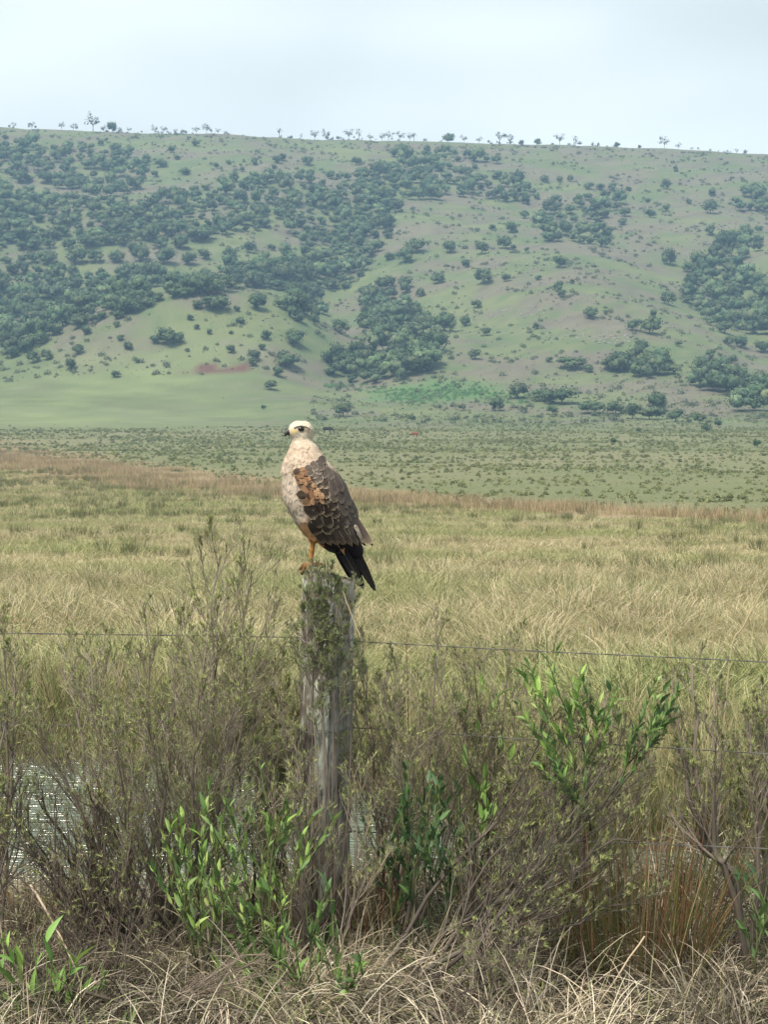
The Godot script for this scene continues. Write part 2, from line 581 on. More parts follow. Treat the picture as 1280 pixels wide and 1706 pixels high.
func make_tree_kinds() -> void:
	var dark := [lin(0.05, 0.08, 0.038), lin(0.062, 0.095, 0.045), lin(0.078, 0.108, 0.05), lin(0.045, 0.07, 0.036), lin(0.09, 0.115, 0.058)]
	tree_kinds["bush"] = []
	for k in 7:
		tree_kinds["bush"].append([crown_mesh(1.0, 0.72 + 0.1 * (k % 3), 8 + k % 4, 460, 0.09, 0.05, dark), trunk_mesh(0.5, 0.04, 4, 0.25, 0.3)])
	tree_kinds["wide"] = []
	for k in 4:
		tree_kinds["wide"].append([crown_mesh(1.0, 0.5, 9, 460, 0.075, 0.03, dark), trunk_mesh(0.35, 0.03, 5, 0.3, 0.3)])
	tree_kinds["ridge"] = []
	for k in 5:
		tree_kinds["ridge"].append([open_crown(1.0, 0.95, 7 + k, 150, dark), trunk_mesh(0.9, 0.03, 5 + k, 0.42, 0.35)])
	tree_kinds["bare"] = []
	for k in 3:
		tree_kinds["bare"].append([open_crown(1.0, 0.6, 4, 40, dark), trunk_mesh(1.0, 0.04, 6, 0.28, 0.4)])
	tree_kinds["wood"] = []
	for k in 6:
		tree_kinds["wood"].append([crown_mesh(1.0, 0.66 + 0.06 * k, 8 + k % 3, 300, 0.085, 0.04, dark), null])

func place_tree(kind: String, at: Vector3, width: float, tall: float, called: String, label: String, category: String, group: String) -> void:
	var kinds: Array = tree_kinds[kind]
	var k: Array = kinds[rng.randi() % kinds.size()]
	var o := thing(called, at, label, category, group)
	o.basis = Basis(Vector3.UP, rf(0, TAU)).scaled(Vector3(width, tall, width))
	if k[1] != null: part(o, "trunk", k[1], leafy("bark", 0.9, 0.0))
	part(o, "crown", k[0], leafy("tree_leaves", 0.8, 0.25))

# where each lone bush stands: the middle of its foot and its width, in the photograph's pixels
func lone_bushes() -> Array:
	return [
		["on the pale grass strip between the left woods", "dark rounded tree", [[9, 440, 18], [35, 439, 15], [54, 438, 26], [81, 442, 33], [126, 441, 33], [157, 438, 27], [196, 438, 28], [219, 420, 18], [235, 437, 30], [275, 441, 32], [314, 442, 27], [340, 432, 22], [148, 412, 40], [178, 409, 26], [202, 409, 22], [250, 403, 30], [270, 416, 22], [300, 415, 27], [332, 402, 50], [382, 428, 22], [416, 421, 23], [453, 418, 14]]],
		["on top of the grassy mound", "bushy tree", [[428, 516, 30], [394, 519, 13], [360, 516, 50], [328, 516, 18], [317, 534, 11], [400, 539, 16]]],
		["on the near face of the mound", "small dark bush", [[194, 545, 13], [144, 558, 18], [200, 568, 12], [214, 583, 15], [130, 590, 21], [258, 573, 16], [280, 575, 34], [296, 573, 20], [327, 549, 10], [385, 588, 15], [385, 556, 8], [312, 586, 8], [443, 566, 17], [436, 583, 13], [422, 601, 23], [421, 610, 15], [348, 557, 9], [228, 605, 8]]],
		["at the left foot of the mound", "low dark bush", [[55, 605, 23], [78, 600, 20], [117, 615, 18], [191, 629, 15]]],
		["in the gully at the mound's right side", "dark tree", [[452, 650, 22], [463, 628, 20], [480, 612, 44], [492, 578, 30], [486, 565, 18], [568, 557, 28], [470, 600, 18]]],
		["under the ridge on the left", "dark bush", [[8, 232, 11], [268, 279, 20], [242, 276, 14], [309, 291, 17], [258, 295, 12], [176, 236, 7], [285, 254, 13], [295, 266, 11], [360, 280, 9], [381, 274, 10], [403, 286, 9], [424, 275, 13], [456, 282, 9], [461, 272, 17], [512, 276, 17], [594, 275, 18], [325, 244, 14], [470, 268, 14]]],
		["under the ridge on the right", "dark bush", [[658, 262, 20], [812, 270, 12], [828, 273, 17], [922, 275, 7], [907, 303, 15], [932, 303, 12], [951, 303, 11], [1111, 315, 17], [1126, 284, 8], [981, 316, 15], [1001, 317, 15], [1021, 318, 15], [1048, 319, 11], [1080, 337, 10], [1187, 327, 14], [1185, 356, 23], [1149, 340, 10], [1110, 352, 12], [1084, 362, 18], [1043, 361, 20], [1037, 374, 15], [1005, 363, 17]]],
		["on the middle slope right of the central wood", "rounded dark bush", [[852, 388, 18], [820, 384, 12], [875, 364, 16], [802, 423, 24], [750, 422, 23], [694, 420, 38], [676, 438, 28], [648, 434, 18], [777, 446, 14], [807, 473, 29], [843, 469, 16], [934, 446, 22], [842, 415, 25], [730, 472, 23], [701, 494, 14], [676, 481, 26], [795, 513, 18], [897, 467, 11], [931, 486, 18], [936, 496, 13], [692, 527, 26], [738, 529, 13], [722, 548, 20], [743, 552, 32], [775, 544, 17], [792, 599, 22], [894, 549, 12], [811, 559, 16], [878, 419, 9], [856, 416, 9], [1014, 392, 14], [1184, 392, 17], [1005, 412, 18], [1015, 405, 12], [954, 473, 9], [1010, 524, 8]]],
		["low on the right slope", "dark bush", [[1089, 528, 13], [1056, 551, 25], [1085, 556, 34], [983, 530, 24], [1115, 508, 25], [1070, 587, 23], [1132, 577, 13], [1216, 576, 18], [1236, 580, 22], [1209, 556, 28], [1270, 588, 26], [952, 614, 48], [980, 620, 18], [915, 604, 12], [1022, 616, 42], [1067, 605, 18], [1222, 605, 15], [1185, 598, 16], [1162, 440, 24], [1116, 442, 27]]],
		["at the foot of the right slope, beside bracken", "big dark bush", [[864, 665, 32], [827, 685, 24], [907, 668, 42], [935, 673, 60], [922, 691, 19], [771, 684, 13], [686, 702, 13], [834, 704, 7], [988, 689, 46], [1025, 690, 30], [1054, 698, 30], [1097, 685, 32], [1085, 699, 44], [1126, 703, 26], [1149, 706, 10], [1166, 706, 20], [1197, 711, 13], [1178, 720, 18], [1023, 739, 10], [1065, 719, 10], [1262, 745, 13]]],
		["alone on the green plain below the mound", "round dark bush", [[573, 694, 29], [439, 682, 8]]],
	]

func ridge_list() -> Array:
	return [[30, 9, "r"], [58, 12, "r"], [108, 13, "r"], [128, 12, "r"], [160, 27, "r"], [178, 11, "r"], [192, 17, "b"], [205, 8, "r"], [220, 9, "r"], [262, 13, "r"], [278, 12, "r"], [296, 8, "r"], [330, 12, "r"], [347, 15, "r"], [366, 9, "r"], [468, 16, "n"], [503, 9, "n"], [525, 15, "r"], [545, 17, "r"], [582, 16, "r"], [597, 17, "n"], [617, 11, "r"], [637, 12, "r"], [648, 15, "r"], [668, 15, "r"], [683, 13, "r"], [690, 14, "n"], [746, 20, "b"], [772, 12, "r"], [797, 11, "r"], [833, 19, "r"], [848, 15, "r"], [866, 9, "b"], [893, 11, "b"], [930, 17, "r"], [955, 15, "n"], [985, 7, "n"], [1025, 9, "b"], [1062, 6, "b"], [1102, 18, "r"], [1126, 11, "r"], [1148, 6, "r"], [1222, 7, "r"]]

func wood_list() -> Array:
	return [
		["the highest wood, top left", [[-320, 275], [30, 240], [80, 242], [165, 237], [220, 250], [245, 267], [235, 315], [190, 327], [100, 318], [55, 303], [-320, 295]]],
		["the broad wood across the left slope", [[-320, 312], [30, 322], [50, 314], [235, 332], [350, 308], [400, 292], [500, 290], [590, 292], [640, 282], [650, 390], [610, 445], [585, 478], [530, 490], [425, 482], [362, 455], [375, 442], [440, 432], [520, 417], [480, 384], [400, 384], [350, 392], [270, 396], [150, 404], [100, 415], [-320, 418]]],
		["the lower left wood behind the mound", [[-320, 462], [30, 452], [165, 454], [210, 457], [320, 457], [400, 472], [395, 487], [320, 491], [275, 500], [210, 525], [95, 556], [75, 572], [30, 592], [-320, 596]]],
		["the little wood just behind the mound", [[460, 512], [490, 503], [525, 498], [545, 525], [525, 540], [480, 532]]],
		["the wood in the central gully", [[597, 490], [640, 467], [675, 480], [682, 510], [692, 535], [715, 558], [730, 590], [730, 612], [700, 625], [640, 635], [590, 640], [552, 628], [550, 608], [600, 592], [640, 577], [607, 557], [604, 520]]],
		["the upper central wood below the ridge", [[590, 292], [640, 282], [670, 257], [740, 247], [790, 257], [800, 290], [860, 297], [900, 325], [880, 342], [840, 336], [780, 323], [730, 333], [670, 335], [648, 390], [620, 400]]],
		["the triangular wood high on the right", [[890, 367], [920, 337], [990, 327], [1035, 325], [1040, 343], [1010, 355], [1020, 390], [990, 410], [910, 402]]],
		["the wood in the right-hand gully", [[1145, 450], [1190, 440], [1192, 412], [1240, 382], [1275, 385], [1275, 410], [1230, 440], [1275, 475], [1570, 500], [1570, 560], [1270, 562], [1230, 545], [1180, 538], [1180, 520], [1140, 508]]],
		["the small wood under the ridge, far right", [[1222, 337], [1255, 317], [1570, 325], [1570, 352], [1228, 352]]],
		["the thin belt low on the right", [[1000, 614], [1040, 602], [1130, 612], [1125, 626], [1100, 635], [1050, 622]]],
		["the wood above the plain, far right", [[1150, 645], [1170, 607], [1235, 632], [1570, 622], [1570, 685], [1240, 684], [1215, 660]]],
	]

func make_hill_trees() -> void:
	make_tree_kinds()
	var count := 0
	# trees along the skyline
	var ridge := ridge_list()
	for k in ridge.size():
		var r: Array = ridge[k]
		var at := on_ridge(r[0])
		var tall: float = r[1] * -at.z / FOCAL * 1.15
		var kind: String = {"r": "ridge", "n": "bare", "b": "bush"}[r[2]]
		var look: String = {"ridge": "crooked thin-crowned tree", "bare": "nearly bare little tree", "bush": "dense round bush"}[kind]
		if k == 4: look = "tallest flat-topped tree"
		place_tree(kind, at - Vector3(0, 0.4, 0), tall * (0.95 if kind == "ridge" else 0.9), tall, "ridge_tree", "%s on the skyline ridge, %s from the left" % [look, ordinal(k)], "tree", "trees along the skyline ridge")
		count += 1
	# lone bushes and small trees on the open slope
	for g in lone_bushes():
		var row: Array = g[2]
		row.sort_custom(func(a, b): return a[0] < b[0])
		for k in row.size():
			var b: Array = row[k]
			var at := on_ground(b[0], b[1], 200.0)
			var wide: float = b[2] * -at.z / FOCAL
			var look: String = g[1]
			if b[2] >= 40: look = "wide " + look
			place_tree("wide" if b[2] >= 38 else "bush", at, wide * 1.08, wide * rf(0.95, 1.15) * (0.9 if b[2] >= 40 else 1.05), "hillside_bush", "%s %s, %s from left" % [look, g[0], ordinal(k)], "bush", "bushes " + g[0])
			count += 1
	# the closed woods: their nearest trees singly, the rest as masses
	var woods := wood_list()
	var found := []
	for w in woods.size():
		var poly := PackedVector2Array()
		for p in woods[w][1]: poly.append(Vector2(p[0], p[1]))
		var box := Rect2(poly[0], Vector2.ZERO)
		for p in poly: box = box.expand(p)
		var kept := []
		var tries := int(box.get_area() / 16.0)
		for k in tries:
			var p := Vector2(rf(box.position.x, box.end.x), rf(box.position.y, box.end.y))
			if not Geometry2D.is_point_in_polygon(p, poly): continue
			if noise_fine.get_noise_2d(p.x * 2.4, p.y * 4.5) < 0.05 + 0.3 * noise.get_noise_2d(p.x * 1.2, p.y * 2.4): continue
			var close := false
			for q in kept:
				var dd: Vector2 = q - p
				if absf(dd.x) < 12.5 and absf(dd.y) < 6.2:
					close = true
					break
			if not close: kept.append(p)
		for p in kept:
			var at := on_ground(p.x, p.y + 4.0, 300.0)
			if at.z > -1090.0:
				found.append([at, w, 3.2 + 4.8 * pow(rng.randf(), 1.5), -at.z])
	var lots := []
	for w in woods.size():
		# the trees along the wood's lower edge stand clear of the others and can be told apart
		var mine := found.filter(func(f): return f[1] == w)
		var edge := []
		for f in mine:
			var clear := true
			for g in mine:
				if g[3] < f[3] - 1.0 and absf(g[0].x / g[3] - f[0].x / f[3]) * FOCAL < 9.0:
					clear = false
					break
			if clear: edge.append(f)
		edge.sort_custom(func(p, q): return p[0].x < q[0].x)
		var rest := mine.filter(func(f): return not f in edge)
		var k := 0
		for f in edge:
			if count >= 300 or absf(f[0].x / f[3]) > 0.213:
				rest.append(f)
				continue
			place_tree("bush", f[0], f[2] * 1.15, f[2] * rf(0.85, 1.15), "woodland_tree", "tree at the lower edge of %s, %s from left" % [woods[w][0], ordinal(k)], "tree", "front trees of " + woods[w][0])
			count += 1
			k += 1
		lots.append(rest)
	for w in woods.size():
		if lots[w].is_empty(): continue
		var shares := []
		var tints := []
		for k in 6:
			shares.append([])
			tints.append(PackedColorArray())
		for f in lots[w]:
			var k := rng.randi() % 6
			shares[k].append(planted(f[0], f[2] * 1.15, 0.08, rf(0.85, 1.2)))
			tints[k].append(vary(Color(1, 1, 1), 0.2) * rf(0.7, 1.5))
		var top: Node = null
		for k in 6:
			if shares[k].is_empty(): continue
			var o := scatter_mesh(self if top == null else top, "woods" if top == null else "crowns", tree_kinds["wood"][k][0], leafy("tree_leaves", 0.8, 0.25), shares[k], tints[k])
			if top == null:
				top = o
				tag(o, "mass of dark tree crowns filling " + woods[w][0], "woods", "", "stuff")

func make_hill_cover() -> void:
	var herb := [lin(0.07, 0.10, 0.05), lin(0.09, 0.115, 0.06), lin(0.12, 0.115, 0.075), lin(0.06, 0.08, 0.042)]
	var kinds := []
	for k in 3: kinds.append(clump(70, 1.0, 0.6, 0.2, herb))
	var spots := strew(430.0, 960.0, 62000, 0.42, func(x, d): return noise_fine.get_noise_2d(x * 2.0, d * 2.0) + 0.6 * noise.get_noise_2d(x * 5.0, d * 5.0) > rf(-0.35, 0.4) and not (x < -20.0 and d < 515.0))
	grass("hillside_scrub", "low dark scrub freckling the open hillside", kinds, spots, func(_p): return 0.35 + 2.3 * pow(rng.randf(), 5.0), func(_p): return Color(1, 1, 1) * rf(0.8, 1.35))
	var crest := []
	for k in 400:
		var u := rf(-0.38, 0.38)
		if noise.get_noise_1d(u * 9000.0) + 0.25 * noise_fine.get_noise_1d(u * 3000.0) < rf(-0.15, 0.3) - (0.12 if u < 0.13 else -0.15): continue
		crest.append(on_ridge(640.0 + u * FOCAL) + Vector3(0, -0.2, rf(-6.0, 8.0)))
	grass("crest_scrub", "low straggling scrub fringing the skyline between the ridge trees", [clump(80, 1.6, 0.9, 0.3, herb), clump(60, 1.0, 1.3, 0.3, herb)], crest, func(_p): return rf(0.7, 2.0), func(_p): return Color(1, 1, 1) * rf(0.5, 0.9))
	# bright bracken at the foot of the central wood
	var fern := [lin(0.075, 0.18, 0.055), lin(0.10, 0.22, 0.065), lin(0.125, 0.24, 0.085), lin(0.06, 0.145, 0.045)]
	var fern_kinds := [clump(70, 1.2, 0.6, 0.22, fern), clump(70, 1.0, 0.7, 0.22, fern)]
	var ferns := []
	for k in 1500:
		var p := Vector2(rf(540, 880), rf(632, 700))
		var line := lerpf(650.0, 664.0, (p.x - 600.0) / 280.0) + 6.0 * sin(p.x * 0.03)
		if absf(p.y - line) > rf(4, 20) * (1.0 - absf(p.x - 720.0) / 240.0): continue
		ferns.append(on_ground(p.x, p.y, 300.0))
	grass("bracken", "bright green bracken bank at the foot of the central wood", fern_kinds, ferns, func(_p): return rf(0.6, 1.3), func(_p): return Color(1, 1, 1) * rf(0.8, 1.2))
	# pale rock showing through the turf
	var rocks := []
	for k in 3:
		var mb := Mesher.new()
		for u in 5:
			for v in 7:
				var th := PI * u / 4.0
				var ph := TAU * v / 7.0
				var o := Vector3(sin(th) * cos(ph), cos(th), sin(th) * sin(ph))
				mb.add(o * Vector3(0.8, 0.4, 0.6) * rf(0.7, 1.1), o, vary(lin(0.24, 0.225, 0.21), 0.12))
		for u in 4:
			for v in 7:
				mb.quad(u * 7 + v, u * 7 + (v + 1) % 7, (u + 1) * 7 + (v + 1) % 7, (u + 1) * 7 + v)
		rocks.append(mb.mesh())
	var lists := [["pale rock outcrop on the middle of the right slope", [1010, 562, 52, 11, 60]], ["pale stones strewn below the middle of the open slope", [860, 520, 60, 12, 40]], ["pale rocks at the left edge under the highest wood", [25, 306, 34, 9, 50]], ["scattered stones on the upper right slope", [950, 425, 110, 22, 35]]]
	for l in lists:
		var where := []
		var q: Array = l[1]
		for k in q[4]:
			var a := rf(0, TAU)
			var r := sqrt(rng.randf())
			where.append(on_ground(q[0] + cos(a) * r * q[2], q[1] + sin(a) * r * q[3], 300.0))
		grass("rock_outcrop", l[0], rocks, where, func(_p): return rf(0.25, 0.9), func(_p): return Color(1, 1, 1) * rf(0.85, 1.2))
		var o := get_child(get_child_count() - 1)
		o.set_meta("category", "rocks")


# ---------------------------------------------------------------- bodies from a field of joined capsules
func field(p: Vector3, bones: Array, k: float) -> float:
	var d := 1e9
	for b in bones:
		var a: Vector3 = b[0]
		var ab: Vector3 = b[4]
		var pa := p - a
		var t := clampf(pa.dot(ab) * b[5], 0.0, 1.0)
		var q := pa - ab * t
		q.z *= b[6]
		var e: float = q.length() - lerpf(b[2], b[3], t)
		var h := maxf(k * b[7] - absf(d - e), 0.0)
		d = minf(d, e) - h * h * 0.25 / (k * b[7])
	return d

func bone(a: Vector3, b: Vector3, ra: float, rb: float, flat := 1.0, join := 1.0) -> Array:
	var ab := b - a
	return [a, b, ra, rb, ab, 1.0 / maxf(ab.length_squared(), 1e-9), flat, join]

func body_mesh(bones: Array, cell: float, k: float, paint: Callable, rough: float) -> ArrayMesh:
	# surface nets: one vertex in every cell the surface crosses, one quad round every crossed edge
	var lo := Vector3.ONE * 1e9
	var hi := -lo
	for b in bones:
		lo = lo.min(b[0] - Vector3.ONE * b[2]).min(b[1] - Vector3.ONE * b[3])
		hi = hi.max(b[0] + Vector3.ONE * b[2]).max(b[1] + Vector3.ONE * b[3])
	lo -= Vector3.ONE * cell * 4.0
	hi += Vector3.ONE * cell * 4.0
	var B := 5
	var nx := (int((hi.x - lo.x) / cell) / B + 1) * B + 1
	var ny := (int((hi.y - lo.y) / cell) / B + 1) * B + 1
	var nz := (int((hi.z - lo.z) / cell) / B + 1) * B + 1
	var g := PackedFloat32Array()
	g.resize(nx * ny * nz)
	g.fill(1.0)
	var reach := cell * B * 1.1
	for bx in range(0, nx, B):
		for by in range(0, ny, B):
			for bz in range(0, nz, B):
				var mid := lo + Vector3(bx + B * 0.5, by + B * 0.5, bz + B * 0.5) * cell
				var dm := field(mid, bones, k)
				var far := absf(dm) > reach
				for x in range(bx, mini(bx + B, nx)):
					for y in range(by, mini(by + B, ny)):
						for z in range(bz, mini(bz + B, nz)):
							g[(x * ny + y) * nz + z] = dm if far else field(lo + Vector3(x, y, z) * cell, bones, k)
	var mb := Mesher.new()
	var id := PackedInt32Array()
	id.resize(nx * ny * nz)
	id.fill(-1)
	var sx := ny * nz
	var offs := [0, 1, nz, nz + 1, sx, sx + 1, sx + nz, sx + nz + 1]
	var edges := [[0, 1], [2, 3], [4, 5], [6, 7], [0, 2], [1, 3], [4, 6], [5, 7], [0, 4], [1, 5], [2, 6], [3, 7]]
	for x in nx - 1:
		for y in ny - 1:
			for z in nz - 1:
				var at := (x * ny + y) * nz + z
				var inside := 0
				for o in offs:
					if g[at + o] < 0.0: inside += 1
				if inside == 0 or inside == 8: continue
				var sum := Vector3.ZERO
				var m := 0
				for e in edges:
					var u: float = g[at + offs[e[0]]]
					var w: float = g[at + offs[e[1]]]
					if (u < 0.0) != (w < 0.0):
						var t := u / (u - w)
						var pa := Vector3(e[0] >> 2 & 1, e[0] >> 1 & 1, e[0] & 1)
						var pb := Vector3(e[1] >> 2 & 1, e[1] >> 1 & 1, e[1] & 1)
						sum += pa.lerp(pb, t)
						m += 1
				var p := lo + (Vector3(x, y, z) + sum / m) * cell
				var nn := slope(p, bones, k, cell * 0.6)
				if rough > 0.0:
					p += nn * rough * noise_fine.get_noise_3d(p.x * 2600.0, p.y * 1500.0, p.z * 2600.0)
				id[at] = mb.add(p, nn, paint.call(p))
	for x in range(1, nx - 1):
		for y in range(1, ny - 1):
			for z in range(1, nz - 1):
				var at := (x * ny + y) * nz + z
				var here := g[at] < 0.0
				if here != (g[at + 1] < 0.0): mb.quad(id[at], id[at - nz], id[at - nz - sx], id[at - sx])
				if here != (g[at + nz] < 0.0): mb.quad(id[at], id[at - sx], id[at - sx - 1], id[at - 1])
				if here != (g[at + sx] < 0.0): mb.quad(id[at], id[at - 1], id[at - 1 - nz], id[at - nz])
	return mb.mesh()

func slope(p: Vector3, bones: Array, k: float, e: float) -> Vector3:
	return Vector3(field(p + Vector3(e, 0, 0), bones, k) - field(p - Vector3(e, 0, 0), bones, k), field(p + Vector3(0, e, 0), bones, k) - field(p - Vector3(0, e, 0), bones, k), field(p + Vector3(0, 0, e), bones, k) - field(p - Vector3(0, 0, e), bones, k)).normalized()

# ---------------------------------------------------------------- the hawk
const HS := 595.0   # how many of the photograph's pixels make a metre at the post
var hawk_bones := []

func hp(px: float, py: float, w := 0.0) -> Vector3:   # a point of the hawk: its profile measured from the middle of the post top, w towards the camera
	return Vector3((px - 548.0) / HS, (948.0 - py) / HS, w)

func hb(ax: float, ay: float, ar: float, bx: float, by: float, br: float, aw := 0.0, bw := 0.0, flat := 1.0, join := 1.0) -> void:
	hawk_bones.append(bone(hp(ax, ay, aw), hp(bx, by, bw), ar / HS, br / HS, flat, join))

func hawk_paint(p: Vector3) -> Color:
	var x := p.x * HS + 548.0
	var y := 948.0 - p.y * HS
	var s := noise_fine.get_noise_3d(p.x * 1400.0, p.y * 700.0, p.z * 1400.0)
	var cream := lin(0.53, 0.48, 0.375)
	var buff := lin(0.45, 0.365, 0.285)
	var c := cream.lerp(buff, smoothstep(722.0, 748.0, y + s * 8.0))
	# the nape and mantle darken down the back
	var back := x - (520.0 + (y - 735.0) * 0.62)
	c = c.lerp(lin(0.30, 0.235, 0.185), smoothstep(-4.0, 12.0, back + s * 14.0) * smoothstep(742.0, 775.0, y) * 0.8)
	c = c.lerp(lin(0.085, 0.068, 0.056), smoothstep(-6.0, 8.0, back + s * 10.0) * smoothstep(765.0, 800.0, y))
	# paler breast front with faint bars
	var front := (472.0 + maxf(0.0, y - 800.0) * 0.36) - x
	c = c.lerp(lin(0.56, 0.49, 0.41), smoothstep(-22.0, -2.0, front) * smoothstep(755.0, 800.0, y) * 0.6)
	var bar := noise_fine.get_noise_3d(p.x * 900.0, p.y * 3200.0, p.z * 900.0)
	c = c * (1.0 + 0.22 * s - 0.4 * smoothstep(0.12, 0.4, bar) * smoothstep(745.0, 775.0, y))
	# face: pale brow, dusky streak behind the eye
	var e := Vector2((x - 505.0) / 15.0, (y - 715.0) / 5.4).length()
	c = c.lerp(lin(0.11, 0.08, 0.06), 0.65 * (1.0 - smoothstep(0.5, 1.1, e)) * (1.0 if absf(p.z) > 0.008 else 0.0))
	var l := Vector2((x - 488.0) / 6.0, (y - 717.5) / 3.5).length()
	c = c.lerp(lin(0.62, 0.46, 0.14), 0.7 * (1.0 - smoothstep(0.6, 1.1, l)))
	# rufous thigh, black behind it, orange leg
	c = c.lerp(lin(0.50, 0.27, 0.12) * (1.0 + 0.3 * s), smoothstep(858.0, 874.0, y + s * 6.0) * smoothstep(-60.0, -40.0, -absf(x - 522.0) * 2.0 + 4.0) * 0.9)
	c = c.lerp(lin(0.016, 0.014, 0.016), smoothstep(531.0, 537.0, x - (y - 890.0) * 0.1) * smoothstep(880.0, 888.0, y))
	if y > 896.0 and x < 560.0:
		c = lin(0.36, 0.165, 0.05).lerp(lin(0.13, 0.075, 0.035), smoothstep(926.0, 942.0, y)) * (1.0 + 0.25 * s)
		if y > 952.0 or x > 538.0: c = lin(0.03, 0.022, 0.018)
	return c

func side_of(px: float, py: float, sgn: float, lift: float) -> Vector3:
	# the point of the body's flank at that place of the profile, lifted off the surface
	var w := 0.105
	while w > 0.004:
		if field(hp(px, py, w * sgn), hawk_bones, 0.02) < lift: break
		w -= 0.0025
	return hp(px, py, maxf(w, lerpf(0.006, 0.036, smoothstep(850.0, 900.0, py))) * sgn)

func feather(px: float, py: float, ang: float, length: float, width: float, lift0: float, lift1: float, sgn: float, dark: Color, rim: Color, rim_share: float, point: float) -> ArrayMesh:
	var mb := Mesher.new()
	var ax := Vector2(sin(ang), cos(ang))
	var bx := Vector2(cos(ang), -sin(ang))
	var rows := 8
	var cols := [-1.0, -0.8, -0.03, 0.0, 0.03, 0.8, 1.0]
	var streak := rf(0.85, 1.18)
	for r in rows + 1:
		var t := float(r) / rows
		var half := width * 0.5 * pow(minf(1.0, t * 3.0 + 0.25), 0.6) * pow(maxf(0.0, 1.0 - pow(t, 3.0 + 3.0 * (1.0 - point))), 0.5 + 0.4 * point)
		for k in 7:
			var q: Vector2 = Vector2(px, py) + ax * length * t + bx * cols[k] * half
			var lift: float = lerpf(lift0, lift1, t) - 0.0012 * absf(cols[k])
			var p := side_of(q.x, q.y, sgn, lift)
			var edge := k == 0 or k == 6 or r == rows
			var c := dark * (streak * (1.0 + 0.16 * noise_fine.get_noise_2d(q.x * 22.0, q.y * 9.0)))
			if k == 3: c = c * 0.7
			if edge: c = c.lerp(rim, rim_share * (0.35 + 0.65 * smoothstep(0.25, 0.8, t)))
			elif r == rows - 1 and rim_share > 0.4: c = c.lerp(rim, 0.25)
			mb.add(p, Vector3.UP, c)
	for r in rows:
		for k in 6:
			var a := r * 7 + k
			mb.quad(a, a + 1, a + 8, a + 7)
	for a in mb.v.size():
		var r := a / 7
		var k := a % 7
		var u := mb.v[r * 7 + mini(k + 1, 6)] - mb.v[r * 7 + maxi(k - 1, 0)]
		var v := mb.v[mini(r + 1, rows) * 7 + k] - mb.v[maxi(r - 1, 0) * 7 + k]
		var nn := u.cross(v).normalized()
		mb.n[a] = nn if nn.z * sgn > 0.0 else -nn
	return mb.mesh()

func straight_feather(root: Vector3, tip: Vector3, side: Vector3, width: float, c: Color, rim: Color, shaft: Color) -> ArrayMesh:
	var mb := Mesher.new()
	var rows := 9
	var d := tip - root
	var s := (side - d.normalized() * side.dot(d.normalized())).normalized()
	var up := s.cross(d.normalized())
	for r in rows + 1:
		var t := float(r) / rows
		var half := width * 0.5 * minf(1.0, 0.6 + t) * pow(maxf(0.0, 1.0 - pow(t, 7.0)), 0.6)
		for k in 7:
			var x: float = [-1.0, -0.8, -0.09, 0.0, 0.09, 0.8, 1.0][k]
			var p := root + d * t + s * half * x - up * absf(x) * 0.0012 + up * sin(t * PI) * 0.004
			var cc := c * (1.0 + 0.15 * noise_fine.get_noise_2d(t * 200.0, x * 30.0))
			if k == 3: cc = shaft
			if k == 0 or k == 6: cc = cc.lerp(rim, 0.7)
			mb.add(p, (up + s * x * 0.3).normalized(), cc)
	for r in rows:
		for k in 6:
			var a := r * 7 + k
			mb.quad(a, a + 1, a + 8, a + 7)
	return mb.mesh()

func lump(parent: Node, called: String, at: Vector3, r: Vector3, c: Color, rough: float) -> void:
	var s := SphereMesh.new()
	s.radius = 1.0
	s.height = 2.0
	s.radial_segments = 20
	s.rings = 10
	var m := StandardMaterial3D.new()
	m.albedo_color = c.linear_to_srgb()
	m.roughness = rough
	var o := part(parent, called, s, m)
	o.transform = Transform3D(Basis.from_scale(r), at)

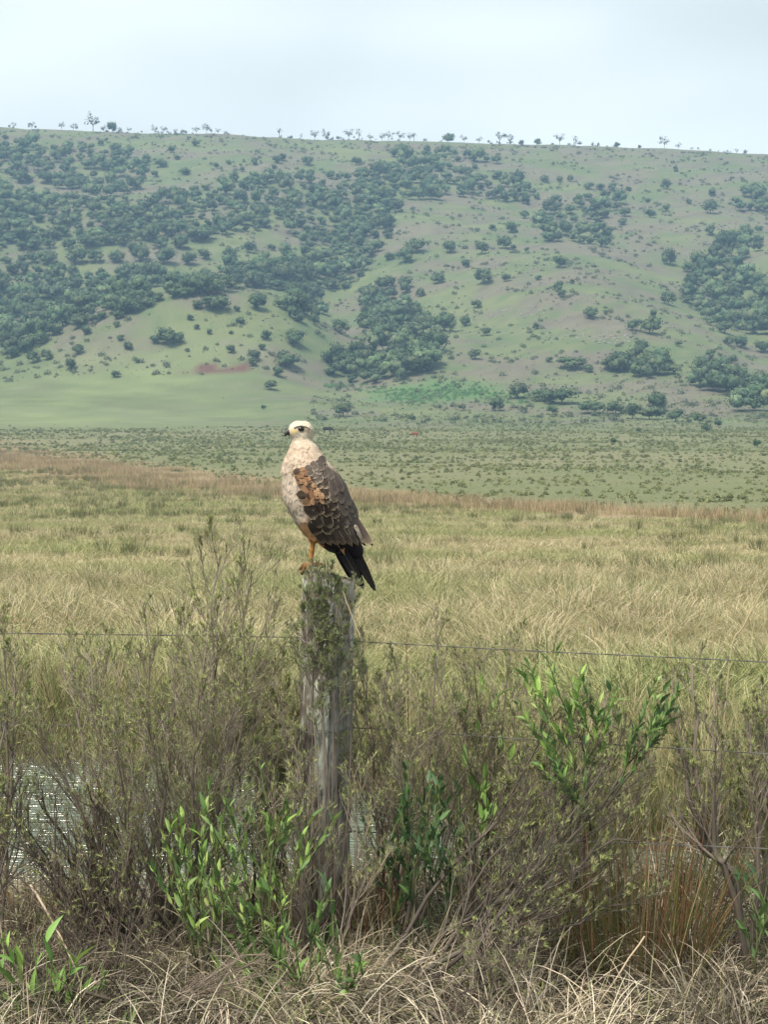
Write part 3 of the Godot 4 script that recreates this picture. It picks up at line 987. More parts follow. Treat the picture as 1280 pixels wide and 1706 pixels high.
func make_hawk(post_top: Vector3) -> void:
	var root := thing("hawk", post_top, "pale-headed brown hawk perched on top of the fence post, looking left", "hawk")
	root.rotation.y = 0.2
	# head, neck, trunk
	hb(496.5, 716.5, 16.0, 506, 717.5, 16.8, 0, 0, 1.03, 0.5)
	hb(491.5, 719, 6.5, 497, 717, 12.0, 0, 0, 1.15, 0.4)
	hb(502, 731, 14.5, 506, 753, 20.0, 0, 0, 0.98, 0.5)
	hb(506, 754, 21.0, 508, 781, 37.0, 0, 0, 1.0)
	hb(508, 781, 37.0, 521, 815, 48.0, 0, 0, 1.0)
	hb(521, 815, 48.0, 530, 833, 46.8, 0, 0, 1.0)
	hb(530, 833, 46.8, 540, 852, 43.0, 0, 0, 1.0)
	hb(540, 852, 43.0, 562, 886, 33.0, 0, 0, 1.0)
	hb(562, 886, 33.0, 590, 918, 17.0, 0, 0, 1.0)
	# shoulders of the folded wings
	hb(507, 793, 8.0, 530, 830, 16.0, 0.046, 0.058, 1.0)
	hb(507, 793, 8.0, 530, 830, 16.0, -0.046, -0.058, 1.0)
	hb(530, 830, 16.0, 575, 895, 12.0, 0.058, 0.035, 1.0)
	hb(530, 830, 16.0, 575, 895, 12.0, -0.058, -0.035, 1.0)
	# thigh, leg, toes
	hb(517, 862, 22.0, 520, 893, 8.5, 0.022, 0.02, 1.0)
	hb(520, 890, 5.0, 518, 915, 3.4, 0.02, 0.016, 1.0, 0.4)
	hb(518, 915, 3.4, 516, 940, 3.8, 0.016, 0.012, 1.0, 0.3)
	hb(516, 940, 4.0, 506, 942, 3.2, 0.012, 0.018, 1.0, 0.16)
	hb(506, 942, 3.6, 500, 953, 2.8, 0.018, 0.022, 1.0, 0.25)
	hb(516, 940, 4.0, 510, 943, 3.2, 0.012, 0.036, 1.0, 0.16)
	hb(510, 943, 3.6, 508, 949, 2.8, 0.034, 0.046, 1.0, 0.25)
	hb(516, 940, 4.0, 507, 941, 3.2, 0.012, -0.010, 1.0, 0.16)
	hb(507, 941, 3.6, 501, 948, 2.8, -0.008, -0.016, 1.0, 0.25)
	hb(516, 940, 4.0, 531, 940, 3.0, 0.012, 0.006, 1.0, 0.16)
	hb(531, 940, 3.6, 541, 944, 2.6, 0.006, 0.004, 1.0, 0.25)
	# the other leg is drawn up into the belly feathers
	hb(513, 862, 19.0, 516, 884, 9.0, -0.024, -0.024, 1.0)
	var body := body_mesh(hawk_bones, 0.0034, 0.02, hawk_paint, 0.0022)
	var skin := leafy("plumage", 0.85, 0.0)
	part(root, "body", body, skin)
	# contour feathers lie over the body like small shingles
	var arrays := body.surface_get_arrays(0)
	var vs: PackedVector3Array = arrays[Mesh.ARRAY_VERTEX]
	var ns: PackedVector3Array = arrays[Mesh.ARRAY_NORMAL]
	var cs: PackedColorArray = arrays[Mesh.ARRAY_COLOR]
	var fm := Mesher.new()
	for r in 5:
		var t := r / 4.0
		var h := 0.5 * sqrt(maxf(0.0, 1.0 - t * t * t)) * minf(1.0, 0.6 + t)
		for x in [-1.0, 0.0, 1.0]:
			fm.add(Vector3(x * h, 0.10 + 0.12 * t - 0.06 * x * x, t * 1.6), Vector3(x * 0.3, 1, -0.1).normalized(), Color(0.9, 0.88, 0.86) if x == 0.0 else Color(1.05, 1.05, 1.05))
	for r in 4:
		for k in 2: fm.quad(r * 3 + k, r * 3 + k + 1, r * 3 + k + 4, r * 3 + k + 3)
	var where := []
	var tints := PackedColorArray()
	for k in vs.size():
		var y := 948.0 - vs[k].y * HS
		if y > 896.0 or rng.randf() > 0.34: continue
		var px := vs[k].x * HS + 548.0
		if Vector2(px - 500.0, (y - 713.5) * 1.4).length() < 9.5 or px < 489.0 and y < 730.0: continue
		var flow := Vector3(0.36, -0.93, 0.0) if y > 745.0 else Vector3(0.75, -0.65, 0.0)
		flow += Vector3(rf(-0.15, 0.15), rf(-0.15, 0.15), rf(-0.15, 0.15))
		var z := (flow - ns[k] * flow.dot(ns[k])).normalized()
		var up := ns[k]
		var x := up.cross(z)
		var s := (0.0045 if y < 735.0 else 0.0075) * rf(0.75, 1.25)
		where.append(Transform3D(Basis(x * s, up * s, z * s), vs[k] - z * s * 0.6))
		tints.append(vary(cs[k], 0.16))
	scatter_mesh(root, "plumage", fm.mesh(), skin, where, tints)
	# beak, eyes
	make_beak(root)
	for sgn in [1.0, -1.0]:
		var e := side_of(499.5, 713.5, sgn, 0.0)
		lump(root, "eye", e, Vector3(0.0088, 0.0064, 0.0055), lin(0.012, 0.009, 0.008), 0.12)
		var brow := Mesher.new()
		var pts := PackedVector3Array()
		for q in [[487, 711.5], [493, 708.6], [500, 707.6], [508, 709.2], [514, 712.5]]:
			pts.append(side_of(q[0], q[1], sgn, 0.003))
		brow.tube(pts, PackedFloat32Array([0.001, 0.0026, 0.003, 0.0022, 0.0008]), 6, lin(0.52, 0.47, 0.37), lin(0.50, 0.44, 0.34))
		part(root, "brow", brow.mesh(), skin)
	make_wings(root, skin)

func make_beak(root: Node3D) -> void:
	var cere := Mesher.new()
	var hook := Mesher.new()
	cere.tube(PackedVector3Array([hp(490, 716.5), hp(485.5, 717), hp(481.5, 718)]), PackedFloat32Array([0.0125, 0.0108, 0.009]), 12, lin(0.60, 0.45, 0.12), lin(0.55, 0.42, 0.14))
	hook.tube(PackedVector3Array([hp(482.5, 717.6), hp(479.0, 718.6), hp(476.4, 721.0), hp(475.2, 724.0), hp(475.4, 727.0)]), PackedFloat32Array([0.0088, 0.0080, 0.0064, 0.0038, 0.0006]), 12, lin(0.07, 0.065, 0.065), lin(0.015, 0.015, 0.016))
	var lower := Mesher.new()
	lower.tube(PackedVector3Array([hp(492, 723.5), hp(485, 723.6), hp(478.5, 723.2)]), PackedFloat32Array([0.0062, 0.0048, 0.0012]), 10, lin(0.62, 0.48, 0.16), lin(0.07, 0.06, 0.055))
	var m := leafy("horn", 0.4, 0.0)
	var b := part(root, "beak", hook.mesh(), m)
	part(b, "cere", cere.mesh(), m)
	part(b, "lower_mandible", lower.mesh(), m)
	for sgn in [1.0, -1.0]:
		lump(b, "nostril", hp(484.5, 715.5, 0.0082 * sgn), Vector3(0.0018, 0.0012, 0.0012), lin(0.02, 0.015, 0.012), 0.6)

func make_wings(root: Node3D, skin: Material) -> void:
	var a := 0.415   # the wing's axis leans this far back from straight down
	var ax := Vector2(sin(a), cos(a))
	var bx := Vector2(cos(a), -sin(a))
	for sgn in [1.0, -1.0]:
		var wing := Node3D.new()
		wing.name = "wing"
		root.add_child(wing, true)
		# long inner flight feathers first, then row upon row of coverts up to the shoulder
		for k in 8:
			var q: Vector2 = Vector2(500, 775) + ax * (92.0 - 1.0 * k) + bx * (-21.0 + 8.6 * k)
			var pale := k == 7
			part(wing, "flight_feather", feather(q.x, q.y, a + 0.04 + 0.05 * k * 0.4, 42.0 + 6.5 * k, 17.0, 0.006, 0.006 + 0.0008 * k, sgn, lin(0.055, 0.044, 0.037) if not pale else lin(0.072, 0.058, 0.048), lin(0.40, 0.31, 0.21), 0.7, 0.6), skin)
		var row := 0
		var s := 84.0
		while s > -8.0:
			var many := 5
			var calm := 0.0
			var step := lerpf(9.5, 15.0, smoothstep(0.0, 80.0, s))
			var lo := lerpf(-14.0, -23.0, smoothstep(0.0, 45.0, s))
			var hi := lerpf(34.0, 47.0, smoothstep(0.0, 45.0, s))
			many = int((hi - lo) / step) + 1
			for k in many:
				var qq := lo + (k + (0.5 if row % 2 == 1 else 0.0)) * step + rf(-1.2, 1.2)
				if qq > hi + 2.0: continue
				var q: Vector2 = Vector2(500, 775) + ax * (s + rf(-2.0, 2.0)) + bx * qq
				var f := smoothstep(-5.0, 80.0, s)
				var length := lerpf(17.0, 34.0, f)
				var c := lin(0.047, 0.036, 0.030)
				var rim := lin(0.60, 0.48, 0.33)
				var share := 0.95
				calm = smoothstep(16.0, 30.0, qq) * smoothstep(10.0, 30.0, s)
				length = lerpf(length * rf(0.85, 1.2), 50.0, calm)
				var front := qq < 2.0 and s < 56.0
				if qq > 24.0:
					c = lin(0.078, 0.064, 0.056)
					rim = lin(0.30, 0.245, 0.19)
					share = 0.6
				elif s < 22.0 and qq > 0.0:
					c = lin(0.10, 0.083, 0.07)
					rim = lin(0.52, 0.44, 0.35)
					share = 1.0
				if front:
					length *= 0.62
					share = 0.5
					rim = lin(0.46, 0.29, 0.16)
					c = lin(0.27, 0.155, 0.085).lerp(lin(0.15, 0.09, 0.055), rng.randf()) if rng.randf() < 0.35 + 0.4 * smoothstep(-12.0, 0.0, qq) else lin(0.055, 0.04, 0.03)
					if rng.randf() < 0.4: rim = lin(0.10, 0.065, 0.045)
				part(wing, "covert", feather(q.x, q.y, a + rf(-0.11, 0.11) + 0.06 * calm, length, step * lerpf(1.35, 1.2, calm) * rf(0.88, 1.18), 0.0065 + 0.0006 * row, 0.0079 + 0.0006 * row, sgn, c, rim, share, 0.25), skin)
			s -= lerpf(8.0, 13.5, smoothstep(0.0, 80.0, s))
			row += 1
		# small mottled feathers at the bend of the wing
		for k in 40:
			var s2 := rf(-4.0, 54.0)
			var q2 := rf(-15.0, 4.0) + 0.1 * (s2 - 25.0)
			var q: Vector2 = Vector2(500, 775) + ax * s2 + bx * q2
			var c2 := [lin(0.27, 0.15, 0.08), lin(0.17, 0.095, 0.055), lin(0.05, 0.036, 0.028), lin(0.30, 0.19, 0.11), lin(0.22, 0.125, 0.07)][rng.randi() % 5] as Color
			part(wing, "lesser_covert", feather(q.x, q.y, a + rf(-0.2, 0.2), rf(11.0, 18.0), rf(5.0, 8.5), 0.0105, 0.0118 + rf(0.0, 0.0015), sgn, c2, lin(0.30, 0.19, 0.11), 0.4, 0.4), skin)
		# white patch on the rearmost inner feathers
		for q in [[586, 872, 0.5], [591, 881, 0.42], [596, 888, 0.36]]:
			part(wing, "pale_feather", feather(q[0], q[1], q[2], 17.0, 7.0, 0.0125, 0.014, sgn, lin(0.40, 0.32, 0.25), lin(0.66, 0.58, 0.48), 0.9, 0.5), skin)
		# black wing tips beyond the folded feathers
		for k in 5:
			var r0 := hp(581 + 4.0 * k, 893 + 6.0 * k, sgn * (0.026 - 0.003 * k))
			var t0 := hp(606 + 5.2 * k, 958 + 7.2 * k, sgn * (0.013 - 0.001 * k))
			part(wing, "primary_feather", straight_feather(r0, t0, Vector3(0.85, 0.3, sgn * -0.45), 0.019, lin(0.018, 0.016, 0.016), lin(0.05, 0.042, 0.035), lin(0.04, 0.033, 0.028)), skin)
		# loose black feathers under the wing's front edge
		for k in 4:
			var q := Vector2(526.0 + 8.0 * k, 884.0 + 3.0 * k)
			part(wing, "under_feather", feather(q.x, q.y, a + 0.12, 26.0 + 3.0 * k, 14.0, 0.002, 0.004, sgn, lin(0.014, 0.012, 0.013), lin(0.03, 0.025, 0.02), 0.3, 0.3), skin)
	var tail := Node3D.new()
	tail.name = "tail"
	root.add_child(tail, true)
	for k in 9:
		var f := k - 4.0
		var r0 := hp(558, 898, f * 0.009) + Vector3(0.0, -absf(f) * 0.0015, 0)
		var t0 := hp(608.0 - 2.4 * absf(f), 983.0 - 2.2 * absf(f), f * 0.0115)
		var shaft := lin(0.45, 0.30, 0.16) if k == 7 else lin(0.10, 0.08, 0.062)
		part(tail, "tail_feather", straight_feather(r0, t0, Vector3(0.7, 0.4, 0.6), 0.034, lin(0.014, 0.013, 0.016), lin(0.035, 0.03, 0.028), shaft), skin)
	part(tail, "rusty_covert", straight_feather(hp(560, 905, 0.05), hp(581, 930, 0.036), Vector3(0.8, 0.4, 0.2), 0.013, lin(0.40, 0.21, 0.09), lin(0.5, 0.36, 0.22), lin(0.5, 0.4, 0.28)), skin)

# ---------------------------------------------------------------- the post, the wires, the cattle
func make_post() -> Vector3:
	var base := spot(535, 1562, 5.0)
	base.y = gh(base.x, base.z)
	var top := spot(548, 948, 5.0)
	var root := thing("fence_post", base, "weathered grey split-wood fence post with lichen, the hawk standing on it", "fence post")
	var axis := top - base
	var mb := Mesher.new()
	var sides := 64
	var rows := 110
	# a roughly split log: two flat faces meet in a ridge towards the camera
	var outline := []
	var corners := [[-0.080, 0.012], [-0.055, 0.052], [0.008, 0.074], [0.030, 0.062], [0.080, 0.018], [0.072, -0.045], [0.02, -0.075], [-0.05, -0.06]]
	for k in sides:
		var f := float(k) / sides * corners.size()
		var a: Array = corners[int(f) % corners.size()]
		var b: Array = corners[(int(f) + 1) % corners.size()]
		outline.append(Vector2(a[0], a[1]).lerp(Vector2(b[0], b[1]), f - int(f)))
	var grooves := FastNoiseLite.new()
	grooves.seed = 31
	grooves.frequency = 1.0
	grooves.fractal_octaves = 4
	for r in rows + 1:
		var t := float(r) / rows
		var c := axis * (t * 1.0) + Vector3(0, -0.12 * (1.0 - t), 0)
		for k in sides:
			var o: Vector2 = outline[k]
			var ang := o.angle()
			var deep := grooves.get_noise_3d(cos(ang) * 5.5, t * 1.7, sin(ang) * 5.5)
			var fine := grooves.get_noise_3d(cos(ang) * 17.0, t * 4.0, sin(ang) * 17.0)
			var crack := pow(clampf(1.0 - absf(deep) * 9.0, 0.0, 1.0), 2.0)
			var s := 1.0 - 0.14 * crack + 0.10 * deep + 0.05 * fine
			var wide := lerpf(0.9, 0.94, t)
			var p := c + Vector3(o.x * s * wide, 0.0, o.y * s * wide)
			var slant := -0.035 * (o.x + 0.08) / 0.16 - 0.012 * absf(fine)
			if t > 0.9: p.y += slant * (t - 0.9) * 10.0
			var grey := lin(0.52, 0.50, 0.47).lerp(lin(0.27, 0.245, 0.22), clampf(0.4 + fine * 2.2, 0.0, 1.0))
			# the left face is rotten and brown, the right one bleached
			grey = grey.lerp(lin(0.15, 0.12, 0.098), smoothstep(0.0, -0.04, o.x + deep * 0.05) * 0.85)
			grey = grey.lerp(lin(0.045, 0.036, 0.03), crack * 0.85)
			var lich := grooves.get_noise_3d(cos(ang) * 4.0 + 20.0, t * 5.5, sin(ang) * 4.0)
			var lich2 := grooves.get_noise_3d(cos(ang) * 15.0, t * 26.0, sin(ang) * 15.0 + 9.0)
			grey = grey.lerp(lin(0.50, 0.55, 0.46), smoothstep(0.0, 0.22, lich + lich2 * 0.9 - absf(o.x + 0.01) * 2.2) * 0.9)
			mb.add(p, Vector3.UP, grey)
	for r in rows:
		for k in sides:
			mb.quad(r * sides + k, r * sides + (k + 1) % sides, (r + 1) * sides + (k + 1) % sides, (r + 1) * sides + k)
	for r in rows + 1:
		for k in sides:
			var e := mb.v[r * sides + (k + 1) % sides] - mb.v[r * sides + (k + sides - 1) % sides]
			var g := mb.v[mini(r + 1, rows) * sides + k] - mb.v[maxi(r - 1, 0) * sides + k]
			mb.n[r * sides + k] = g.cross(e).normalized()
	# end grain
	var mid := mb.add(axis + Vector3(0, -0.012, 0), Vector3.UP, lin(0.16, 0.14, 0.12))
	var ring := []
	for k in sides:
		ring.append(mb.add(mb.v[rows * sides + k], Vector3.UP, lin(0.2, 0.185, 0.165)))
	for k in sides: mb.tri(mid, ring[(k + 1) % sides], ring[k])
	var m := leafy("old_wood", 0.95, 0.0)
	m.albedo_texture = grain(0.02, FastNoiseLite.TYPE_SIMPLEX_SMOOTH, 0.62, 1.18, 512, 5, 21)
	m.uv1_triplanar = true
	m.uv1_scale = Vector3(9.0, 1.3, 9.0)
	m.heightmap_enabled = true
	m.heightmap_scale = 0.5
	m.heightmap_texture = m.albedo_texture
	part(root, "timber", mb.mesh(), m)
	# wire ties round the post
	var steel := leafy("steel", 0.5, 0.0)
	steel.roughness = 0.85
	for y in [[1066, 0.0], [1213, 0.0], [1385, 0.0]]:
		var h := spot(548, y[0], 5.0) - base
		for turn in 2:
			var tie := Mesher.new()
			var pts := PackedVector3Array()
			var rad := PackedFloat32Array()
			for k in 33:
				var f := float(k % 32) / 32.0 * corners.size()
				var a: Array = corners[int(f) % corners.size()]
				var b: Array = corners[(int(f) + 1) % corners.size()]
				var o := Vector2(a[0], a[1]).lerp(Vector2(b[0], b[1]), f - int(f)) * 1.04
				var c := axis * (h.y / axis.y)
				pts.append(Vector3(c.x + o.x, h.y + 0.004 * turn + 0.004 * sin(k * 0.9 + turn), c.z + o.y))
				rad.append(0.0016)
			tie.tube(pts, rad, 5, lin(0.19, 0.18, 0.17), lin(0.22, 0.21, 0.2))
			part(root, "wire_tie", tie.mesh(), steel)
	return top

func make_wires() -> void:
	var steel := leafy("steel", 0.5, 0.0)
	var rows := [
		["top fence wire, running just below the post top", [[-900, 1047, 5.45], [0, 1055, 5.16], [440, 1061, 5.07], [540, 1065, 5.085], [600, 1069, 5.075], [880, 1084, 4.84], [1280, 1103, 4.6], [2100, 1146, 4.2]]],
		["middle fence wire, crossing the post at half height", [[-900, 1194, 5.45], [0, 1207, 5.16], [440, 1212, 5.07], [540, 1213, 5.085], [600, 1213, 5.075], [880, 1232, 4.84], [1280, 1256, 4.6], [2100, 1308, 4.2]]],
		["lowest fence wire, half hidden by the shrubs", [[-900, 1350, 5.45], [0, 1368, 5.16], [440, 1380, 5.07], [540, 1385, 5.085], [600, 1386, 5.075], [880, 1398, 4.84], [1280, 1414, 4.6], [2100, 1450, 4.2]]],
	]
	for r in rows:
		var pts := PackedVector3Array()
		for q in r[1]: pts.append(spot(q[0], q[1], q[2]))
		var base := pts[3]
		var twist := Mesher.new()
		for strand in 2:
			var line := PackedVector3Array()
			var rad := PackedFloat32Array()
			for k in pts.size() - 1:
				for s in 30:
					var p := pts[k].cubic_interpolate(pts[k + 1], pts[maxi(k - 1, 0)], pts[mini(k + 2, pts.size() - 1)], s / 30.0) - base
					var a := (k * 30 + s) * 0.8 + PI * strand
					line.append(p + Vector3(0, sin(a), cos(a)) * 0.001)
					rad.append(0.001)
			twist.tube(line, rad, 5, lin(0.10, 0.10, 0.097), lin(0.13, 0.127, 0.12))
		var o := part(self, "fence_wire", twist.mesh(), steel)
		o.position = base
		tag(o, r[0], "wire", "wires of the fence")

func make_cattle() -> void:
	var hide := leafy("hide", 0.85, 0.0)
	var kinds := []
	for k in 2:
		var c: Color = [lin(0.035, 0.026, 0.022), lin(0.20, 0.065, 0.035)][k]
		var b := []
		b.append(bone(Vector3(-0.65, 1.02, 0), Vector3(0.6, 1.05, 0), 0.36, 0.37, 1.15))
		b.append(bone(Vector3(0.55, 1.15, 0), Vector3(1.15, 0.78, 0), 0.24, 0.15))
		b.append(bone(Vector3(1.15, 0.78, 0), Vector3(1.42, 0.38, 0), 0.15, 0.09))
		for s in [1, -1]:
			b.append(bone(Vector3(0.5, 0.9, 0.2 * s), Vector3(0.52, 0.45, 0.2 * s), 0.14, 0.075))
			b.append(bone(Vector3(0.52, 0.45, 0.2 * s), Vector3(0.5, 0.0, 0.2 * s), 0.075, 0.06))
			b.append(bone(Vector3(-0.68, 0.95, 0.2 * s), Vector3(-0.62, 0.52, 0.2 * s), 0.19, 0.085))
			b.append(bone(Vector3(-0.62, 0.52, 0.2 * s), Vector3(-0.72, 0.0, 0.2 * s), 0.08, 0.06))
			b.append(bone(Vector3(1.12, 0.82, 0.1 * s), Vector3(1.08, 0.86, 0.26 * s), 0.05, 0.03))
		b.append(bone(Vector3(-0.98, 1.2, 0), Vector3(-1.06, 0.45, 0), 0.04, 0.03))
		kinds.append(body_mesh(b, 0.055, 0.12, func(_p): return c, 0.0))
	var list := [
		[546, 722, 0, 0.15, 1.0, "black-brown cow grazing on the green plain just right of the hawk's head", 1.0],
		[692, 728, 1, 2.9, 1.0, "small red-brown cow far out on the plain right of the hawk", 0.7],
	]
	for q in list:
		var at := on_ground(q[0], q[1], 150.0)
		var root := thing("cow", at, q[5], "cow", "cattle on the plain")
		root.rotation.y = q[3]
		root.scale = Vector3.ONE * q[6]
		part(root, "body", kinds[q[2]], hide)


# ---------------------------------------------------------------- shrubs by the fence
# a stem with its side branches, twigs and narrow leaves, grown from a line of points
func grow(wood: Mesher, leaf: Mesher, p: Vector3, dir: Vector3, length: float, r: float, level: int, o: Dictionary) -> void:
	var segs := 5 if level < 2 else 3
	var pts := PackedVector3Array([p])
	var rad := PackedFloat32Array([r])
	var d := dir.normalized()
	for k in segs:
		d = (d + Vector3(rf(-1, 1), rf(-0.6, 1), rf(-1, 1)) * o.wobble + Vector3.UP * o.rise).normalized()
		pts.append(pts[k] + d * length / segs)
		rad.append(maxf(r * (1.0 - 0.75 * (k + 1) / segs), 0.0006))
	along(wood, leaf, pts, rad, level, length, o)

func along(wood: Mesher, leaf: Mesher, pts: PackedVector3Array, rad: PackedFloat32Array, level: int, length: float, o: Dictionary) -> void:
	var bark: Color = vary(o.bark[rng.randi() % o.bark.size()], 0.2)
	var tip: Color = vary(o.twig[rng.randi() % o.twig.size()], 0.2)
	wood.tube(pts, rad, 6 if level == 0 else (4 if level == 1 else 3), bark.lerp(tip, minf(1.0, level * 0.35)), bark.lerp(tip, minf(1.0, level * 0.35 + 0.35)))
	var m := pts.size() - 1
	if level < o.levels:
		var many: int = o.many[level]
		for k in many:
			var t: float = lerpf(o.bare[level], 1.0, (k + rf(0.2, 0.8)) / many)
			var f := t * m
			var a := mini(int(f), m - 1)
			var at := pts[a].lerp(pts[a + 1], f - a)
			var d := (pts[a + 1] - pts[a]).normalized()
			var side := d.cross(Vector3(rf(-1, 1), rf(-1, 1), rf(-1, 1))).normalized()
			var spread: float = o.spread * rf(0.6, 1.3)
			grow(wood, leaf, at, d * cos(spread) + side * sin(spread), length * o.shrink[level] * rf(0.6, 1.2) * (1.3 - 1.0 * t), lerpf(rad[a], rad[a + 1], f - a) * 0.62, level + 1, o)
	if level >= o.levels - 1 and o.needles > 0:
		var last: bool = level == o.levels
		var n: int = o.needles if last else o.needles / 2
		if rng.randf() > o.leafiness: return
		var col: Color = o.green[rng.randi() % o.green.size()]
		for k in n:
			var t := lerpf(0.3 if last else 0.75, 1.0, rng.randf())
			var f := t * m
			var a := mini(int(f), m - 1)
			var at := pts[a].lerp(pts[a + 1], f - a)
			var d := (pts[a + 1] - pts[a]).normalized()
			var side := Vector3(rf(-1, 1), rf(-1, 1), rf(-1, 1))
			leaf.blade(at, d + side * 0.6, o.needle_length * rf(0.6, 1.3), o.needle_width, 0.0, d.cross(side).normalized(), vary(col, 0.15), vary(col, 0.25), 1)

func stem_line(pts: Array, bow := 0.02) -> PackedVector3Array:
	# smooth line through the given points with a little unevenness
	var out := PackedVector3Array()
	for k in pts.size() - 1:
		var p0: Vector3 = pts[maxi(k - 1, 0)]
		var p1: Vector3 = pts[k]
		var p2: Vector3 = pts[k + 1]
		var p3: Vector3 = pts[mini(k + 2, pts.size() - 1)]
		for s in 4:
			var q := p1.cubic_interpolate(p2, p0, p3, s / 4.0)
			if k + s > 0: q += Vector3(rf(-1, 1), rf(-1, 1), rf(-1, 1)) * bow * 0.35
			out.append(q)
	out.append(pts[-1])
	return out

func run_length(p: PackedVector3Array) -> float:
	var l := 0.0
	for k in p.size() - 1: l += p[k].distance_to(p[k + 1])
	return l

var broom := {
	"wobble": 0.16, "rise": 0.10, "levels": 3, "many": [17, 8, 6], "bare": [0.25, 0.18, 0.12], "spread": 0.5, "shrink": [0.42, 0.55, 0.6], "needles": 9, "leafiness": 0.6, "needle_length": 0.014, "needle_width": 0.0022,
	"bark": [Color(0.055, 0.046, 0.04), Color(0.08, 0.068, 0.057), Color(0.11, 0.095, 0.08)], "twig": [Color(0.33, 0.275, 0.22), Color(0.29, 0.24, 0.18), Color(0.38, 0.33, 0.28)],
	"green": [Color(0.26, 0.30, 0.12), Color(0.33, 0.37, 0.15), Color(0.21, 0.235, 0.115), Color(0.31, 0.28, 0.18), Color(0.37, 0.41, 0.16)],
}

func with(o: Dictionary, changes: Dictionary) -> Dictionary:
	var c := o.duplicate()
	c.merge(changes, true)
	return c

func shrub(called: String, label: String, category: String, base: Vector3, stems: Array, o: Dictionary) -> Node3D:
	# stems: [thickness, point, point, ...] each an own part that carries its twigs and its leaves
	var root := thing(called, base, label, category)
	for s in stems:
		var pts := []
		for p in s.slice(1): pts.append(p - base)
		var line := stem_line(pts, o.get("bow", 0.02))
		var rad := PackedFloat32Array()
		for k in line.size(): rad.append(lerpf(s[0], s[0] * 0.22, pow(float(k) / (line.size() - 1), 0.8)))
		var stem := Mesher.new()
		var bark: Color = vary(o.bark[rng.randi() % o.bark.size()], 0.15)
		stem.tube(line, rad, 7, bark, bark.lerp(o.twig[0], 0.6))
		var st := part(root, "stem", stem.mesh(), leafy("bark", 0.9, 0.0))
		var wood := Mesher.new()
		var leaf := Mesher.new()
		along(wood, leaf, line, rad, 0, run_length(line), o)
		part(st, "twigs", wood.mesh(), leafy("twig", 0.9, 0.0)).set_meta("kind", "stuff")
		if leaf.v.size(): part(st, "foliage", leaf.mesh(), leafy("needle", 0.7, 0.6)).set_meta("kind", "stuff")
	return root

func fan(base_px: Array, tips: Array, thick: float, depth: float) -> Array:
	# stems that rise from one foot to the given tips: [px, py, depth]
	var out := []
	var b := spot(base_px[0], base_px[1], depth)
	b.y = gh(b.x, b.z) - 0.03
	for t in tips:
		var e := spot(t[0], t[1], t[2])
		var m := b.lerp(e, 0.45)
		m.x = lerpf(b.x, e.x, 0.58) + rf(-0.03, 0.03)
		m.z += rf(-0.04, 0.04)
		out.append([thick * rf(0.7, 1.2), b + Vector3(rf(-0.07, 0.07) + (e.x - b.x) * 0.16, 0, rf(-0.08, 0.08)), m, e])
	return out

# ---- leaves big enough to pick out one by one
var leaf_shapes := []

func leaf_shape(bend: float, fold: float) -> ArrayMesh:
	var mb := Mesher.new()
	var rows := 6
	for k in rows + 1:
		var t := float(k) / rows
		var w := 0.13 * sin(PI * pow(t, 0.8)) + 0.008 * (1.0 - t)
		var y := t
		var z := -bend * t * t
		mb.add(Vector3(-w, y, z + fold * w), Vector3(-0.4, bend * t, 1).normalized(), Color(0.92, 0.95, 0.9))
		mb.add(Vector3(0, y, z), Vector3(0, bend * t, 1).normalized(), Color(1.12, 1.1, 1.15))
		mb.add(Vector3(w, y, z + fold * w), Vector3(0.4, bend * t, 1).normalized(), Color(0.92, 0.95, 0.9))
	for k in rows:
		var a := k * 3
		mb.quad(a, a + 1, a + 4, a + 3)
		mb.quad(a + 1, a + 2, a + 5, a + 4)
	return mb.mesh()

func leaf_material(k: int) -> StandardMaterial3D:
	var cols := [Color(0.19, 0.335, 0.085), Color(0.30, 0.46, 0.115), Color(0.115, 0.21, 0.07), Color(0.07, 0.14, 0.06), Color(0.06, 0.12, 0.055), Color(0.24, 0.35, 0.12), Color(0.36, 0.46, 0.15), Color(0.13, 0.19, 0.08)]
	var m := leafy("broad_leaf%d" % k, 0.5, 0.7)
	m.albedo_color = cols[k].linear_to_srgb()
	m.metallic_specular = 0.4
	return m

